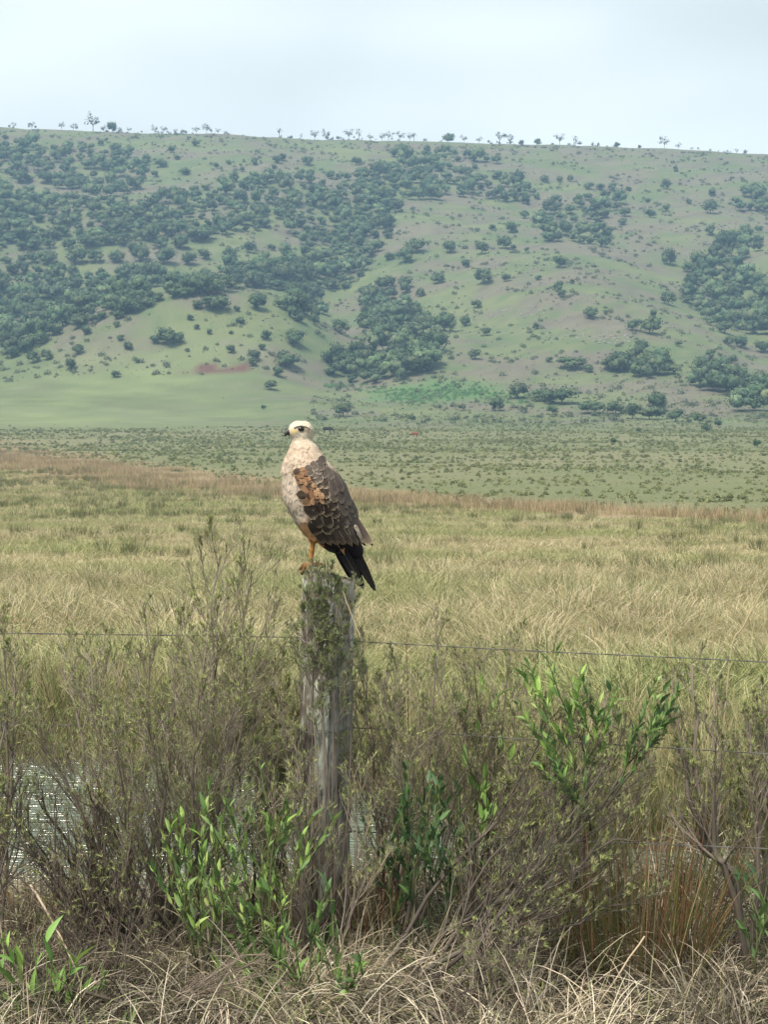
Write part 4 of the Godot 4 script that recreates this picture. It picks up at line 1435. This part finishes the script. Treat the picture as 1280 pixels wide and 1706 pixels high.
func leafy_shrub(called: String, label: String, base: Vector3, stems: Array, palette: Array, size: float, most: int, twiggy: Dictionary) -> Node3D:
	if leaf_shapes.is_empty():
		for k in 4: leaf_shapes.append(leaf_shape([0.1, 0.28, -0.12, 0.4][k], [0.5, 0.3, 0.6, 0.4][k]))
	var root := thing(called, base, label, "shrub")
	var per := most / stems.size()
	for s in stems:
		var pts := []
		for p in s.slice(1): pts.append(p - base)
		var line := stem_line(pts, 0.012)
		var rad := PackedFloat32Array()
		for k in line.size(): rad.append(lerpf(s[0], s[0] * 0.3, float(k) / (line.size() - 1)))
		var stem := Mesher.new()
		stem.tube(line, rad, 5, twiggy.bark[0], Color(0.12, 0.15, 0.06))
		var runs := [line]
		for k in 5:
			var at := line[line.size() - 2 - (k * (line.size() - 3)) / 7]
			var up := (line[-1] - line[-3]).normalized()
			var d := (up + Vector3(rf(-0.8, 0.8), rf(0, 0.5), rf(-0.8, 0.8))).normalized()
			var l := rf(0.10, 0.2)
			var br := PackedVector3Array([at, at + d * l * 0.5, at + d * l + Vector3.UP * 0.02])
			stem.tube(br, PackedFloat32Array([0.002, 0.0016, 0.001]), 4, Color(0.10, 0.10, 0.05), Color(0.13, 0.18, 0.06))
			runs.append(br)
		var st := part(root, "stem", stem.mesh(), leafy("bark", 0.9, 0.0))
		for k in per:
			var run: PackedVector3Array = runs[rng.randi() % runs.size()]
			var t := lerpf(0.35 if run == line else 0.15, 1.0, rng.randf()) * (run.size() - 1)
			var a := mini(int(t), run.size() - 2)
			var at := run[a].lerp(run[a + 1], t - a)
			var up := (run[a + 1] - run[a]).normalized()
			var out := up.cross(Vector3(rf(-1, 1), rf(-1, 1), rf(-1, 1))).normalized()
			var y := (up * rf(0.8, 1.6) + out * rf(0.35, 0.9) + Vector3.UP * 0.25).normalized()
			var x := y.cross(up).normalized()
			var z := x.cross(y)
			var l := size * rf(0.6, 1.2)
			var m := MeshInstance3D.new()
			m.name = "leaf"
			m.mesh = leaf_shapes[rng.randi() % 4]
			m.material_override = leaf_material(palette[rng.randi() % palette.size()])
			m.transform = Transform3D(Basis(x * l, y * l, z * l), at)
			st.add_child(m, true)
	return root

func tussock(called: String, label: String, px: float, py: float, depth: float, tall: float, wide: float, blades: int, green: Array, dry: Array, share: float) -> void:
	var b := spot(px, py, depth)
	b.y = gh(b.x, b.z) - 0.02
	var o := thing(called, b, label, "rush clump")
	for side in 2:
		var mb := Mesher.new()
		for k in int(blades * (share if side == 0 else 1.0 - share)):
			var a := rf(0, TAU)
			var r := wide * 0.45 * sqrt(rng.randf())
			var c: Color = (green if side == 0 else dry)[rng.randi() % (green if side == 0 else dry).size()]
			c = vary(c, 0.2)
			var lean := rf(0.03, 0.34) + (rf(0.2, 0.7) if rng.randf() < 0.25 else 0.0)
			var f := rf(0, TAU)
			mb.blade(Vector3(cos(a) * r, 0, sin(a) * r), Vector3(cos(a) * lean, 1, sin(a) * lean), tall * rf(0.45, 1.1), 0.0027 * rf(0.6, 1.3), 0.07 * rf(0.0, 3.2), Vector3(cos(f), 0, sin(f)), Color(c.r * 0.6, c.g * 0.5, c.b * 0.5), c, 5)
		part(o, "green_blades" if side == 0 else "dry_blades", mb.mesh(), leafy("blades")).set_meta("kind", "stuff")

func make_foreground() -> void:
	# fallen straw on the near bank
	var straw := [lin(0.46, 0.395, 0.315), lin(0.40, 0.34, 0.265), lin(0.28, 0.23, 0.175), lin(0.54, 0.48, 0.40), lin(0.22, 0.22, 0.12)]
	var kinds := []
	for k in 5: kinds.append(tuft(60, 0.32, 0.12, 0.0032, 0.5 + 0.12 * k, 1.1, straw, 6))
	var spots := strew(3.7, 5.85, 1500, 0.36, func(x, d): return ditch(x, d) < 0.5 and noise_fine.get_noise_2d(x * 110.0, d * 110.0) > rf(-0.45, 0.1))
	grass("dry_grass", "tangled pale dry grass covering the near bank", kinds, spots, func(_p): return rf(0.5, 1.05), func(p):
		var k := clampf(0.8 + noise_fine.get_noise_2d(p.x * 90.0, p.z * 90.0) * 1.5 + rf(-0.2, 0.2), 0.25, 1.3)
		return Color(k, k * 0.98, k * 0.95))
	# green grass along the far edge of the ditch
	var sedge := [lin(0.21, 0.24, 0.10), lin(0.32, 0.30, 0.15), lin(0.36, 0.31, 0.18), lin(0.20, 0.165, 0.09)]
	var sedge_kinds := []
	for k in 3: sedge_kinds.append(tuft(50, 0.40, 0.12, 0.005, 0.22, 0.45, sedge, 4))
	var bank := strew(6.4, 10.5, 2600, 0.27, func(x, d):
		var far := lerpf(8.75, 7.2, smoothstep(-0.9, 0.9, x))
		return d > far - 0.35 and d < far + 1.0)
	grass("bank_grass", "green and yellow sedge fringe on the far bank of the ditch", sedge_kinds, bank, func(_p): return rf(0.5, 1.0), func(_p): return Color(1, 1, 1) * rf(0.85, 1.15))

	# --- the big brown broom bush left of the post
	var a: Array = fan([262, 1540], [[100, 1110, 5.05], [150, 1095, 4.9], [205, 1110, 5.1], [250, 1085, 4.8], [300, 1060, 5.0], [348, 1040, 4.9], [368, 925, 5.05], [420, 960, 5.0], [428, 1060, 4.75], [455, 1120, 5.0], [330, 1160, 4.6], [190, 1220, 4.6], [60, 1200, 4.8], [270, 1200, 4.65], [390, 1180, 4.7]], 0.009, 4.85)
	shrub("broom_shrub", "big brown broom bush with many fine twigs left of the post", "shrub", on_ground(262, 1540, 4.6), a, with(broom, {"many": [14, 8, 5], "bare": [0.22, 0.15, 0.12], "bow": 0.06, "wobble": 0.22}))
	var a2: Array = fan([275, 1605], [[30, 1395, 4.6], [-10, 1290, 4.7], [70, 1330, 4.75], [150, 1330, 4.7]], 0.011, 4.75)
	shrub("broom_shrub", "dark leaning broom boughs reaching left over the ditch water", "shrub", on_ground(275, 1605, 4.5), a2, with(broom, {"leafiness": 0.2, "many": [16, 7, 4], "bow": 0.06, "wobble": 0.24, "bare": [0.15, 0.15, 0.15], "twig": [Color(0.11, 0.085, 0.07), Color(0.09, 0.075, 0.06)]}))
	# --- green bush at the left edge
	var b: Array = fan([-25, 1480], [[-40, 1090, 4.9], [5, 1080, 4.8], [25, 1130, 4.9], [10, 1200, 4.7], [-15, 1050, 4.95]], 0.01, 4.85)
	shrub("broom_shrub", "greener broom bush at the left edge beside the wires", "shrub", spot_ground(-25, 4.85), b, with(broom, {"leafiness": 0.8, "needles": 10, "many": [11, 6, 5]}))
	# --- sprigs in front of the post and over its top
	var l: Array = fan([545, 1590], [[516, 966, 4.85], [540, 962, 4.86], [562, 970, 4.86], [582, 990, 4.85], [530, 985, 4.84], [505, 1000, 4.82], [550, 1030, 4.82], [525, 1070, 4.8]], 0.0045, 4.72)
	shrub("broom_shrub", "slender grey-green broom shrub climbing in front of the fence post", "shrub", spot_ground(545, 4.72), l, with(broom, {"bare": [0.7, 0.2, 0.15], "many": [11, 7, 5], "leafiness": 0.8, "needles": 14, "needle_length": 0.011, "needle_width": 0.0013, "spread": 0.62, "shrink": [0.17, 0.6, 0.8], "green": [Color(0.17, 0.195, 0.11), Color(0.21, 0.235, 0.13), Color(0.25, 0.31, 0.12)], "bow": 0.012}))
	var l2: Array = fan([548, 1570], [[505, 1330, 4.7], [490, 1250, 4.75], [590, 1290, 4.75], [470, 1190, 4.85], [445, 1260, 4.8]], 0.009, 4.7)
	shrub("broom_shrub", "dark forked bare shrub at the foot of the post", "shrub", spot_ground(548, 4.7), l2, with(broom, {"leafiness": 0.4, "many": [11, 6, 5], "bare": [0.25, 0.2, 0.15]}))
	# --- thin twiggy shrub right of the post
	var c: Array = fan([668, 1480], [[612, 1110, 5.0], [640, 1130, 4.9], [668, 1140, 5.1], [730, 1060, 5.0], [745, 1150, 4.9], [790, 1120, 5.0], [590, 1180, 4.9], [700, 1180, 4.8]], 0.008, 4.95)
	shrub("broom_shrub", "thin upright broom shrub just right of the fence post", "shrub", spot_ground(668, 4.95), c, with(broom, {"many": [12, 7, 5], "leafiness": 0.6}))
	var c2: Array = fan([800, 1480], [[850, 1090, 5.1], [800, 1150, 5.0], [880, 1180, 5.0], [830, 1230, 4.9], [770, 1200, 5.0]], 0.007, 5.0)
	shrub("broom_shrub", "sparse broom shrub between the post and the green-tipped bough", "shrub", spot_ground(800, 5.0), c2, with(broom, {"many": [12, 7, 5], "leafiness": 0.6}))
	# --- more broom closing the gaps along the fence
	var q1: Array = fan([455, 1510], [[400, 1180, 5.05], [430, 1150, 5.1], [470, 1160, 5.0], [490, 1210, 5.05], [445, 1230, 5.0]], 0.006, 5.05)
	shrub("broom_shrub", "narrow dull broom shrub pressed between the big bush and the post", "shrub", spot_ground(455, 5.05), q1, with(broom, {"leafiness": 0.55, "bow": 0.04}))
	var q2: Array = fan([1000, 1500], [[945, 1200, 5.2], [985, 1180, 5.2], [1030, 1210, 5.15], [1075, 1250, 5.2], [1010, 1270, 5.1]], 0.006, 5.2)
	shrub("broom_shrub", "thin grey broom shrub behind the green shoots of the leaning boughs", "shrub", spot_ground(1000, 5.2), q2, with(broom, {"leafiness": 0.35, "bow": 0.04}))
	var q3: Array = fan([1290, 1560], [[1240, 1270, 4.95], [1262, 1240, 4.9], [1285, 1220, 5.0], [1320, 1230, 4.9], [1225, 1330, 4.9]], 0.006, 4.95)
	shrub("broom_shrub", "olive broom shrub at the right edge behind the bent trunk", "shrub", spot_ground(1290, 4.95), q3, with(broom, {"leafiness": 0.7, "bow": 0.04}))
	# --- the long leaning bough with green leaf tips
	var d0 := spot(600, 1720, 4.5)
	d0.y = gh(d0.x, d0.z) - 0.03
	var dd := [
		[0.009, d0, spot(760, 1580, 4.55), spot(880, 1450, 4.6), spot(990, 1360, 4.65), spot(1085, 1235, 4.7)],
		[0.008, d0 + Vector3(0.05, 0, 0), spot(730, 1570, 4.6), spot(830, 1490, 4.65), spot(960, 1300, 4.7), spot(970, 1190, 4.7)],
		[0.008, d0 + Vector3(0.1, 0, 0), spot(820, 1560, 4.5), spot(960, 1440, 4.55), spot(1060, 1380, 4.6)],
		[0.008, d0 + Vector3(0.0, 0, -0.1), spot(720, 1500, 4.7), spot(850, 1330, 4.75), spot(925, 1190, 4.8)],
		[0.006, d0 + Vector3(0.14, 0, 0.03), spot(800, 1620, 4.4), spot(900, 1540, 4.45), spot(1010, 1450, 4.5)],
		[0.006, d0 + Vector3(0.2, 0, 0.0), spot(820, 1540, 4.5), spot(930, 1400, 4.55), spot(1030, 1240, 4.6)],
		[0.006, d0 + Vector3(0.08, 0, -0.06), spot(760, 1540, 4.65), spot(880, 1400, 4.7), spot(1000, 1290, 4.75)],
		[0.005, d0 + Vector3(0.24, 0, 0.02), spot(860, 1600, 4.45), spot(960, 1530, 4.5), spot(1080, 1500, 4.55)],
		[0.005, d0 + Vector3(0.16, 0, -0.04), spot(790, 1480, 4.6), spot(890, 1340, 4.65), spot(950, 1240, 4.7)],
	]
	shrub("leaning_shrub", "long grey boughs leaning right from the bottom, tipped with green leaves", "shrub", d0, dd, with(broom, {"many": [16, 6, 5], "bow": 0.04, "bare": [0.25, 0.2, 0.2], "leafiness": 0.3, "spread": 0.42, "rise": 0.06, "shrink": [0.26, 0.55, 0.6], "twig": [Color(0.10, 0.085, 0.07), Color(0.13, 0.11, 0.095)]}))
	# --- right-hand bush with the bent trunk
	var e0 := spot(1250, 1530, 4.7)
	e0.y = gh(e0.x, e0.z) - 0.03
	var fork := spot(1182, 1405, 4.7)
	var ee := [
		[0.015, e0, spot(1225, 1470, 4.7), fork, spot(1165, 1290, 4.75), spot(1155, 1110, 4.8)],
		[0.011, e0 + Vector3(0.01, 0, 0.01), spot(1215, 1460, 4.68), fork + Vector3(0.01, 0, 0.01), spot(1190, 1260, 4.65), spot(1195, 1130, 4.7)],
		[0.009, fork + Vector3(0, -0.02, 0), spot(1150, 1330, 4.7), spot(1135, 1230, 4.75), spot(1120, 1130, 4.8)],
		[0.010, e0, spot(1265, 1420, 4.7), spot(1255, 1300, 4.75), spot(1245, 1190, 4.8)],
		[0.010, e0, spot(1285, 1400, 4.75), spot(1280, 1280, 4.8), spot(1270, 1170, 4.85)],
	]
	shrub("bent_shrub", "twiggy bush with a bent grey trunk near the right edge", "shrub", e0, ee, with(broom, {"many": [18, 6, 5], "bare": [0.3, 0.2, 0.15], "leafiness": 0.5, "shrink": [0.24, 0.55, 0.6]}))

	# --- broad-leaved shrubs
	var g: Array = fan([345, 1640], [[290, 1450, 4.6], [310, 1425, 4.65], [335, 1400, 4.6], [360, 1395, 4.65], [380, 1400, 4.6], [330, 1480, 4.5], [375, 1490, 4.5], [300, 1510, 4.45]], 0.004, 4.55)
	var g2: Array = fan([430, 1640], [[410, 1410, 4.6], [435, 1390, 4.65], [455, 1365, 4.6], [475, 1385, 4.65], [490, 1440, 4.6], [425, 1480, 4.5], [465, 1500, 4.5], [400, 1530, 4.45]], 0.004, 4.55)
	leafy_shrub("leafy_shrub", "taller bright green narrow-leaved shrub, nearest to the post on its left", spot_ground(430, 4.55), g2, [0, 1, 5, 6, 2, 7], 0.041, 296, broom)
	leafy_shrub("leafy_shrub", "bright green narrow-leaved shrub under the brown broom bush", spot_ground(345, 4.55), g, [0, 1, 5, 6, 2, 7], 0.041, 296, broom)
	var h: Array = fan([705, 1570], [[640, 1400, 4.75], [665, 1355, 4.8], [705, 1360, 4.75], [735, 1345, 4.8], [765, 1390, 4.75], [690, 1420, 4.7], [740, 1430, 4.7]], 0.004, 4.75)
	leafy_shrub("leafy_shrub", "dark green leafy shrub low down right of the post", spot_ground(705, 4.75), h, [3, 3, 4, 2], 0.043, 296, broom)
	var i: Array = fan([520, 1720], [[440, 1640, 4.4], [470, 1600, 4.4], [520, 1545, 4.45], [560, 1600, 4.4], [590, 1640, 4.35], [500, 1630, 4.35]], 0.0035, 4.4)
	leafy_shrub("leafy_shrub", "small green leafy shrub at the bottom below the post", spot_ground(520, 4.4), i, [0, 2, 5, 7], 0.045, 170, broom)
	var j: Array = fan([60, 1730], [[20, 1665, 4.3], [50, 1650, 4.3], [85, 1668, 4.3], [110, 1690, 4.3]], 0.0035, 4.3)
	leafy_shrub("leafy_shrub", "fresh green leaf sprout in the bottom left corner", spot_ground(60, 4.3), j, [1, 0, 0], 0.07, 48, broom)
	var kk: Array = fan([1290, 1680], [[1262, 1530, 4.5], [1278, 1520, 4.55], [1300, 1540, 4.5]], 0.004, 4.5)
	leafy_shrub("leafy_shrub", "dark green leafy shrub at the right edge under the bent bush", spot_ground(1290, 4.5), kk, [2, 3], 0.055, 45, broom)
	# leaf sprays on the tips of the leaning boughs: they spring from a slender shoot of their own
	var m: Array = [
		[0.004, spot(930, 1420, 4.68), spot(925, 1300, 4.7), spot(915, 1165, 4.75)], [0.004, spot(950, 1400, 4.66), spot(955, 1290, 4.68), spot(950, 1185, 4.7)], [0.004, spot(960, 1390, 4.66), spot(985, 1290, 4.68), spot(995, 1200, 4.7)],
		[0.004, spot(1000, 1350, 4.64), spot(1040, 1290, 4.66), spot(1050, 1230, 4.68)], [0.004, spot(1010, 1345, 4.64), spot(1065, 1270, 4.66), spot(1088, 1225, 4.7)], [0.003, spot(985, 1385, 4.66), spot(980, 1350, 4.6), spot(960, 1330, 4.6)],
	]
	leafy_shrub("leafy_shoots", "bright green leafy shoots rising through the leaning grey boughs", spot(930, 1420, 4.68), m.slice(0, 3), [0, 1, 6, 1, 2, 5], 0.041, 296, broom)
	leafy_shrub("leafy_shoots", "dark green leafy shoots at the far tips of the leaning boughs", spot(1000, 1350, 4.64), m.slice(3), [0, 5, 2, 3, 7], 0.039, 290, broom)
	var n: Array = fan([800, 1420], [[795, 1150, 4.9], [800, 1200, 4.9], [838, 1220, 4.9]], 0.0035, 4.9)
	leafy_shrub("leafy_shoots", "sparse light green shoot halfway between post and leaning boughs", spot_ground(800, 4.9), n, [1, 0, 0], 0.055, 34, broom)

	# --- thin shrubs filling the gap before the water on the right
	var o1: Array = fan([930, 1540], [[880, 1260, 4.9], [910, 1290, 4.85], [960, 1300, 4.9], [850, 1320, 4.85], [990, 1360, 4.9]], 0.006, 4.9)
	shrub("broom_shrub", "thin dull broom shrub behind the leaning grey boughs", "shrub", spot_ground(930, 4.9), o1, with(broom, {"many": [14, 7, 5], "leafiness": 0.5, "bow": 0.03}))
	make_litter()
	# a dark bare tangle in the bottom left and low green sprouts along the bottom
	var t1: Array = fan([150, 1680], [[10, 1470, 4.5], [70, 1450, 4.5], [130, 1430, 4.55], [200, 1450, 4.5], [250, 1480, 4.5], [-20, 1560, 4.4]], 0.006, 4.45)
	shrub("bare_shrub", "low dark tangle of bare twigs in the lower left corner", "shrub", spot_ground(150, 4.45), t1, with(broom, {"leafiness": 0.12, "many": [12, 6, 4], "bow": 0.05, "wobble": 0.3, "spread": 0.7, "twig": [Color(0.12, 0.095, 0.075), Color(0.17, 0.14, 0.11), Color(0.09, 0.07, 0.06)]}))
	var t2: Array = fan([830, 1690], [[760, 1560, 4.4], [800, 1530, 4.4], [850, 1540, 4.4], [900, 1560, 4.4]], 0.005, 4.4)
	shrub("bare_shrub", "low grey tangle of bare twigs at the bottom, right of centre", "shrub", spot_ground(830, 4.4), t2, with(broom, {"leafiness": 0.2, "many": [10, 6, 4], "bow": 0.04, "wobble": 0.3, "spread": 0.7}))
	var sprout := [tuft(26, 0.16, 0.05, 0.009, 0.18, 0.7, [lin(0.15, 0.24, 0.065), lin(0.21, 0.31, 0.09), lin(0.11, 0.17, 0.055)], 4), tuft(18, 0.12, 0.06, 0.011, 0.3, 0.9, [lin(0.13, 0.21, 0.06), lin(0.20, 0.28, 0.09)], 4)]
	var green := strew(3.9, 5.7, 150, 0.3, func(x, d): return ditch(x, d) < 0.3 and noise_fine.get_noise_2d(x * 60.0 + 7.0, d * 60.0) > 0.0)
	grass("green_sprouts", "small green grass shoots coming up through the straw of the near bank", sprout, green, func(_p): return rf(0.6, 1.2), func(_p): return Color(1, 1, 1) * rf(0.7, 1.1))
	# --- rushes
	var rg := [lin(0.13, 0.16, 0.045), lin(0.18, 0.19, 0.06), lin(0.10, 0.12, 0.04)]
	var rd := [lin(0.26, 0.13, 0.07), lin(0.34, 0.22, 0.12), lin(0.20, 0.10, 0.06), lin(0.40, 0.31, 0.19)]
	tussock("rush_clump", "large upright rush clump of green and red-brown stems, lower right", 1055, 1600, 4.75, 0.50, 0.42, 620, rg, rd, 0.6)
	tussock("rush_clump", "rusty upright rush clump right beside the post foot", 600, 1540, 5.0, 0.42, 0.24, 320, rg, rd, 0.35)
	tussock("rush_clump", "yellow-green arching sedge clump behind the dark leafy shrub", 820, 1470, 5.3, 0.38, 0.3, 260, rg, rd, 0.6)
	tussock("rush_clump", "thin reddish rush clump between the green rushes and the bent bush", 1130, 1590, 4.8, 0.52, 0.22, 150, rg, rd, 0.2)
	tussock("rush_clump", "dull rush clump behind the bright leafy shrub", 470, 1560, 4.95, 0.36, 0.26, 220, rg, rd, 0.45)
	tussock("rush_clump", "flattened yellowish sedge clump at the lower left edge", 60, 1600, 5.0, 0.34, 0.4, 260, [lin(0.22, 0.21, 0.09), lin(0.18, 0.18, 0.07)], rd, 0.55)

	# --- dead sticks and tall stalks
	stick("dead_stick", "long pale dead stick leaning in the lower left corner", [spot(50, 1475, 4.6), spot(100, 1560, 4.5), spot(145, 1665, 4.4)], 0.004, lin(0.38, 0.31, 0.23))
	stick("dead_stick", "thin dark red stick upright before the rushes, lower right", [spot(975, 1400, 4.7), spot(968, 1530, 4.6), spot(972, 1650, 4.5)], 0.003, lin(0.09, 0.05, 0.045))
	stick("dead_stick", "pale dead stick lying diagonally across the bottom right", [spot(1075, 1560, 4.45), spot(1020, 1640, 4.4), spot(985, 1690, 4.35)], 0.0025, lin(0.42, 0.34, 0.24))
	stick("dry_stalk", "thin reddish stalk upright behind the top wire right of the post", [spot_ground(678, 5.3), spot(680, 1250, 5.3), spot(678, 1058, 5.3)], 0.0022, lin(0.20, 0.11, 0.07))
	stick("dry_stalk", "thin straw stalk upright through the top wire, left of the bent bush", [spot_ground(1128, 5.2), spot(1122, 1260, 5.2), spot(1118, 1050, 5.2)], 0.0022, lin(0.30, 0.22, 0.13))
	stick("dry_stalk", "tall straw stalk leaning right at the right edge", [spot_ground(1180, 4.9), spot(1215, 1120, 4.9), spot(1240, 1045, 4.9), spot(1282, 965, 4.9)], 0.0032, lin(0.36, 0.30, 0.18))
	stick("dry_stalk", "faint upright straw stalk above the bent bush", [spot_ground(1170, 5.1), spot(1190, 1060, 5.1), spot(1212, 925, 5.1)], 0.0024, lin(0.36, 0.30, 0.18))
	stick("dry_stalk", "pale straw bent across the right side of the post top", [spot(600, 1062, 4.8), spot(585, 1020, 4.8), spot(571, 985, 4.8)], 0.0022, lin(0.42, 0.34, 0.22))
	# dead broom head lying across the bottom
	var f0 := spot(170, 1695, 4.3)
	f0.y = gh(f0.x, f0.z) + 0.02
	var ff := []
	for q in [[420, 1590], [415, 1610], [425, 1625], [400, 1640], [380, 1650], [430, 1602]]:
		ff.append([0.004, f0, spot(260, 1685, 4.32), spot((q[0] + 260) * 0.5, (q[1] + 1690) * 0.5 - 8, 4.3), spot(q[0], q[1], 4.3)])
	shrub("fallen_branch", "grey dead branch with a brush of fine twigs lying across the bottom left", "branch", f0, ff, with(broom, {"many": [16, 3, 0], "levels": 2, "needles": 0, "spread": 0.14, "rise": 0.0, "wobble": 0.06, "bare": [0.35, 0.3, 0.2], "shrink": [0.35, 0.5, 0.5], "bark": [Color(0.2, 0.165, 0.135)], "twig": [Color(0.29, 0.235, 0.19), Color(0.24, 0.19, 0.155)]}))
	stick("dead_branch", "dark curved dead branch lying along the bottom edge", [spot(-10, 1650, 4.35), spot(90, 1640, 4.35), spot(190, 1668, 4.3), spot(300, 1700, 4.28)], 0.006, lin(0.09, 0.075, 0.06))

func spot_ground(px: float, depth: float) -> Vector3:
	var p := spot(px, 1500.0, depth)
	p.y = gh(p.x, p.z)
	return p

func stick(called: String, label: String, pts: Array, r: float, c: Color) -> void:
	var base: Vector3 = pts[0]
	var rel := []
	for p in pts: rel.append(p - base)
	var line := stem_line(rel, 0.006)
	var rad := PackedFloat32Array()
	for k in line.size(): rad.append(lerpf(r, r * 0.5, float(k) / (line.size() - 1)))
	var mb := Mesher.new()
	mb.tube(line, rad, 6, c, vary(c, 0.15))
	var o := part(self, called, mb.mesh(), leafy("bark", 0.9, 0.0))
	o.position = base
	tag(o, label, "stalk" if called == "dry_stalk" else "stick")

func make_litter() -> void:
	# --- dead twigs strewn through the straw
	var dead := []
	for k in 4:
		var mb := Mesher.new()
		for t in 20:
			var p := Vector3(rf(-0.12, 0.12), rf(0.0, 0.03), rf(-0.12, 0.12))
			var a := rf(0, TAU)
			var dir := Vector3(cos(a), rf(-0.05, 0.75), sin(a)).normalized()
			var l := rf(0.08, 0.22)
			var q := p + dir * l * 0.5 + Vector3(rf(-1, 1), rf(-1, 1), rf(-1, 1)) * 0.03
			var c: Color = vary([lin(0.07, 0.055, 0.045), lin(0.13, 0.105, 0.085), lin(0.045, 0.035, 0.03), lin(0.2, 0.165, 0.13)][rng.randi() % 4], 0.2)
			mb.tube(PackedVector3Array([p, q, p + dir * l + Vector3(rf(-1, 1), rf(-1, 1), rf(-1, 1)) * 0.02]), PackedFloat32Array([0.0014, 0.0011, 0.0006]), 4, c, c)
		dead.append(mb.mesh())
	var litter := strew(3.9, 5.75, 230, 0.3, func(x, d): return ditch(x, d) < 0.3)
	grass("twig_litter", "dark dead twigs tangled through the straw of the near bank", dead, litter, func(_p): return rf(0.7, 1.3), func(_p): return Color(1, 1, 1) * rf(0.7, 1.3))
	get_node("twig_litter").set_meta("category", "twigs")


func _ready() -> void:
	# camera
	var cam := Camera3D.new()
	cam.name = "camera"
	cam.fov = 32.0
	cam.near = 0.05
	cam.far = 6000.0
	cam.position = EYE
	cam.rotation.x = -PITCH
	add_child(cam)
	cam.current = true
	# sky and air
	noise.seed = 11
	noise.frequency = 0.006
	noise.fractal_octaves = 4
	noise_fine.seed = 23
	noise_fine.frequency = 0.02
	noise_fine.fractal_octaves = 3
	rng.seed = 4711
	var env := Environment.new()
	env.background_mode = Environment.BG_SKY
	env.sky = Sky.new()
	env.sky.sky_material = overcast()
	env.background_energy_multiplier = 1.0
	env.tonemap_mode = Environment.TONE_MAPPER_LINEAR
	env.tonemap_exposure = 1.75
	env.fog_enabled = true
	env.fog_density = 0.00035
	env.fog_light_color = Color(0.68, 0.84, 0.98)
	env.sdfgi_enabled = true
	env.ssao_enabled = true
	env.ssil_enabled = true
	var we := WorldEnvironment.new()
	we.name = "environment"
	we.environment = env
	add_child(we)
	# the sun behind thin cloud
	var sun := DirectionalLight3D.new()
	sun.name = "sun"
	sun.light_energy = 1.35
	sun.light_color = Color(1.0, 0.96, 0.9)
	sun.light_angular_distance = 20.0
	sun.shadow_enabled = true
	sun.rotation = Vector3(deg_to_rad(-60.0), deg_to_rad(-38.0), 0.0)
	add_child(sun)

	make_profile()
	soil_at = on_ground(360, 616, 300.0)
	fern_at = on_ground(720, 655, 300.0)
	make_ground()
	make_water()
	make_hill_trees()
	make_hill_cover()
	make_grass()
	var top := make_post()
	make_hawk(top)
	make_wires()
	make_cattle()
	make_foreground()

func overcast() -> PanoramaSkyMaterial:
	# an even cloud deck: a little brighter low down, with faint broad billows
	var img := Image.create(512, 256, false, Image.FORMAT_RGBF)
	var f := FastNoiseLite.new()
	f.seed = 8
	f.frequency = 2.2
	f.fractal_octaves = 4
	for y in 256:
		var up := PI * (0.5 - (y + 0.5) / 256.0)
		var t := smoothstep(0.0, 0.5, sin(up))
		var c := Color(0.59, 0.63, 0.635).lerp(Color(0.47, 0.528, 0.548), t)
		for x in 512:
			var a := TAU * x / 512.0
			var n := f.get_noise_3d(cos(a) * cos(up), sin(up) * 3.5, sin(a) * cos(up))
			var k := 1.0 + 0.36 * n
			img.set_pixel(x, y, Color(c.r * k * (1.0 + 0.02 * n), c.g * k, c.b * k))
	var m := PanoramaSkyMaterial.new()
	m.panorama = ImageTexture.create_from_image(img)
	return m
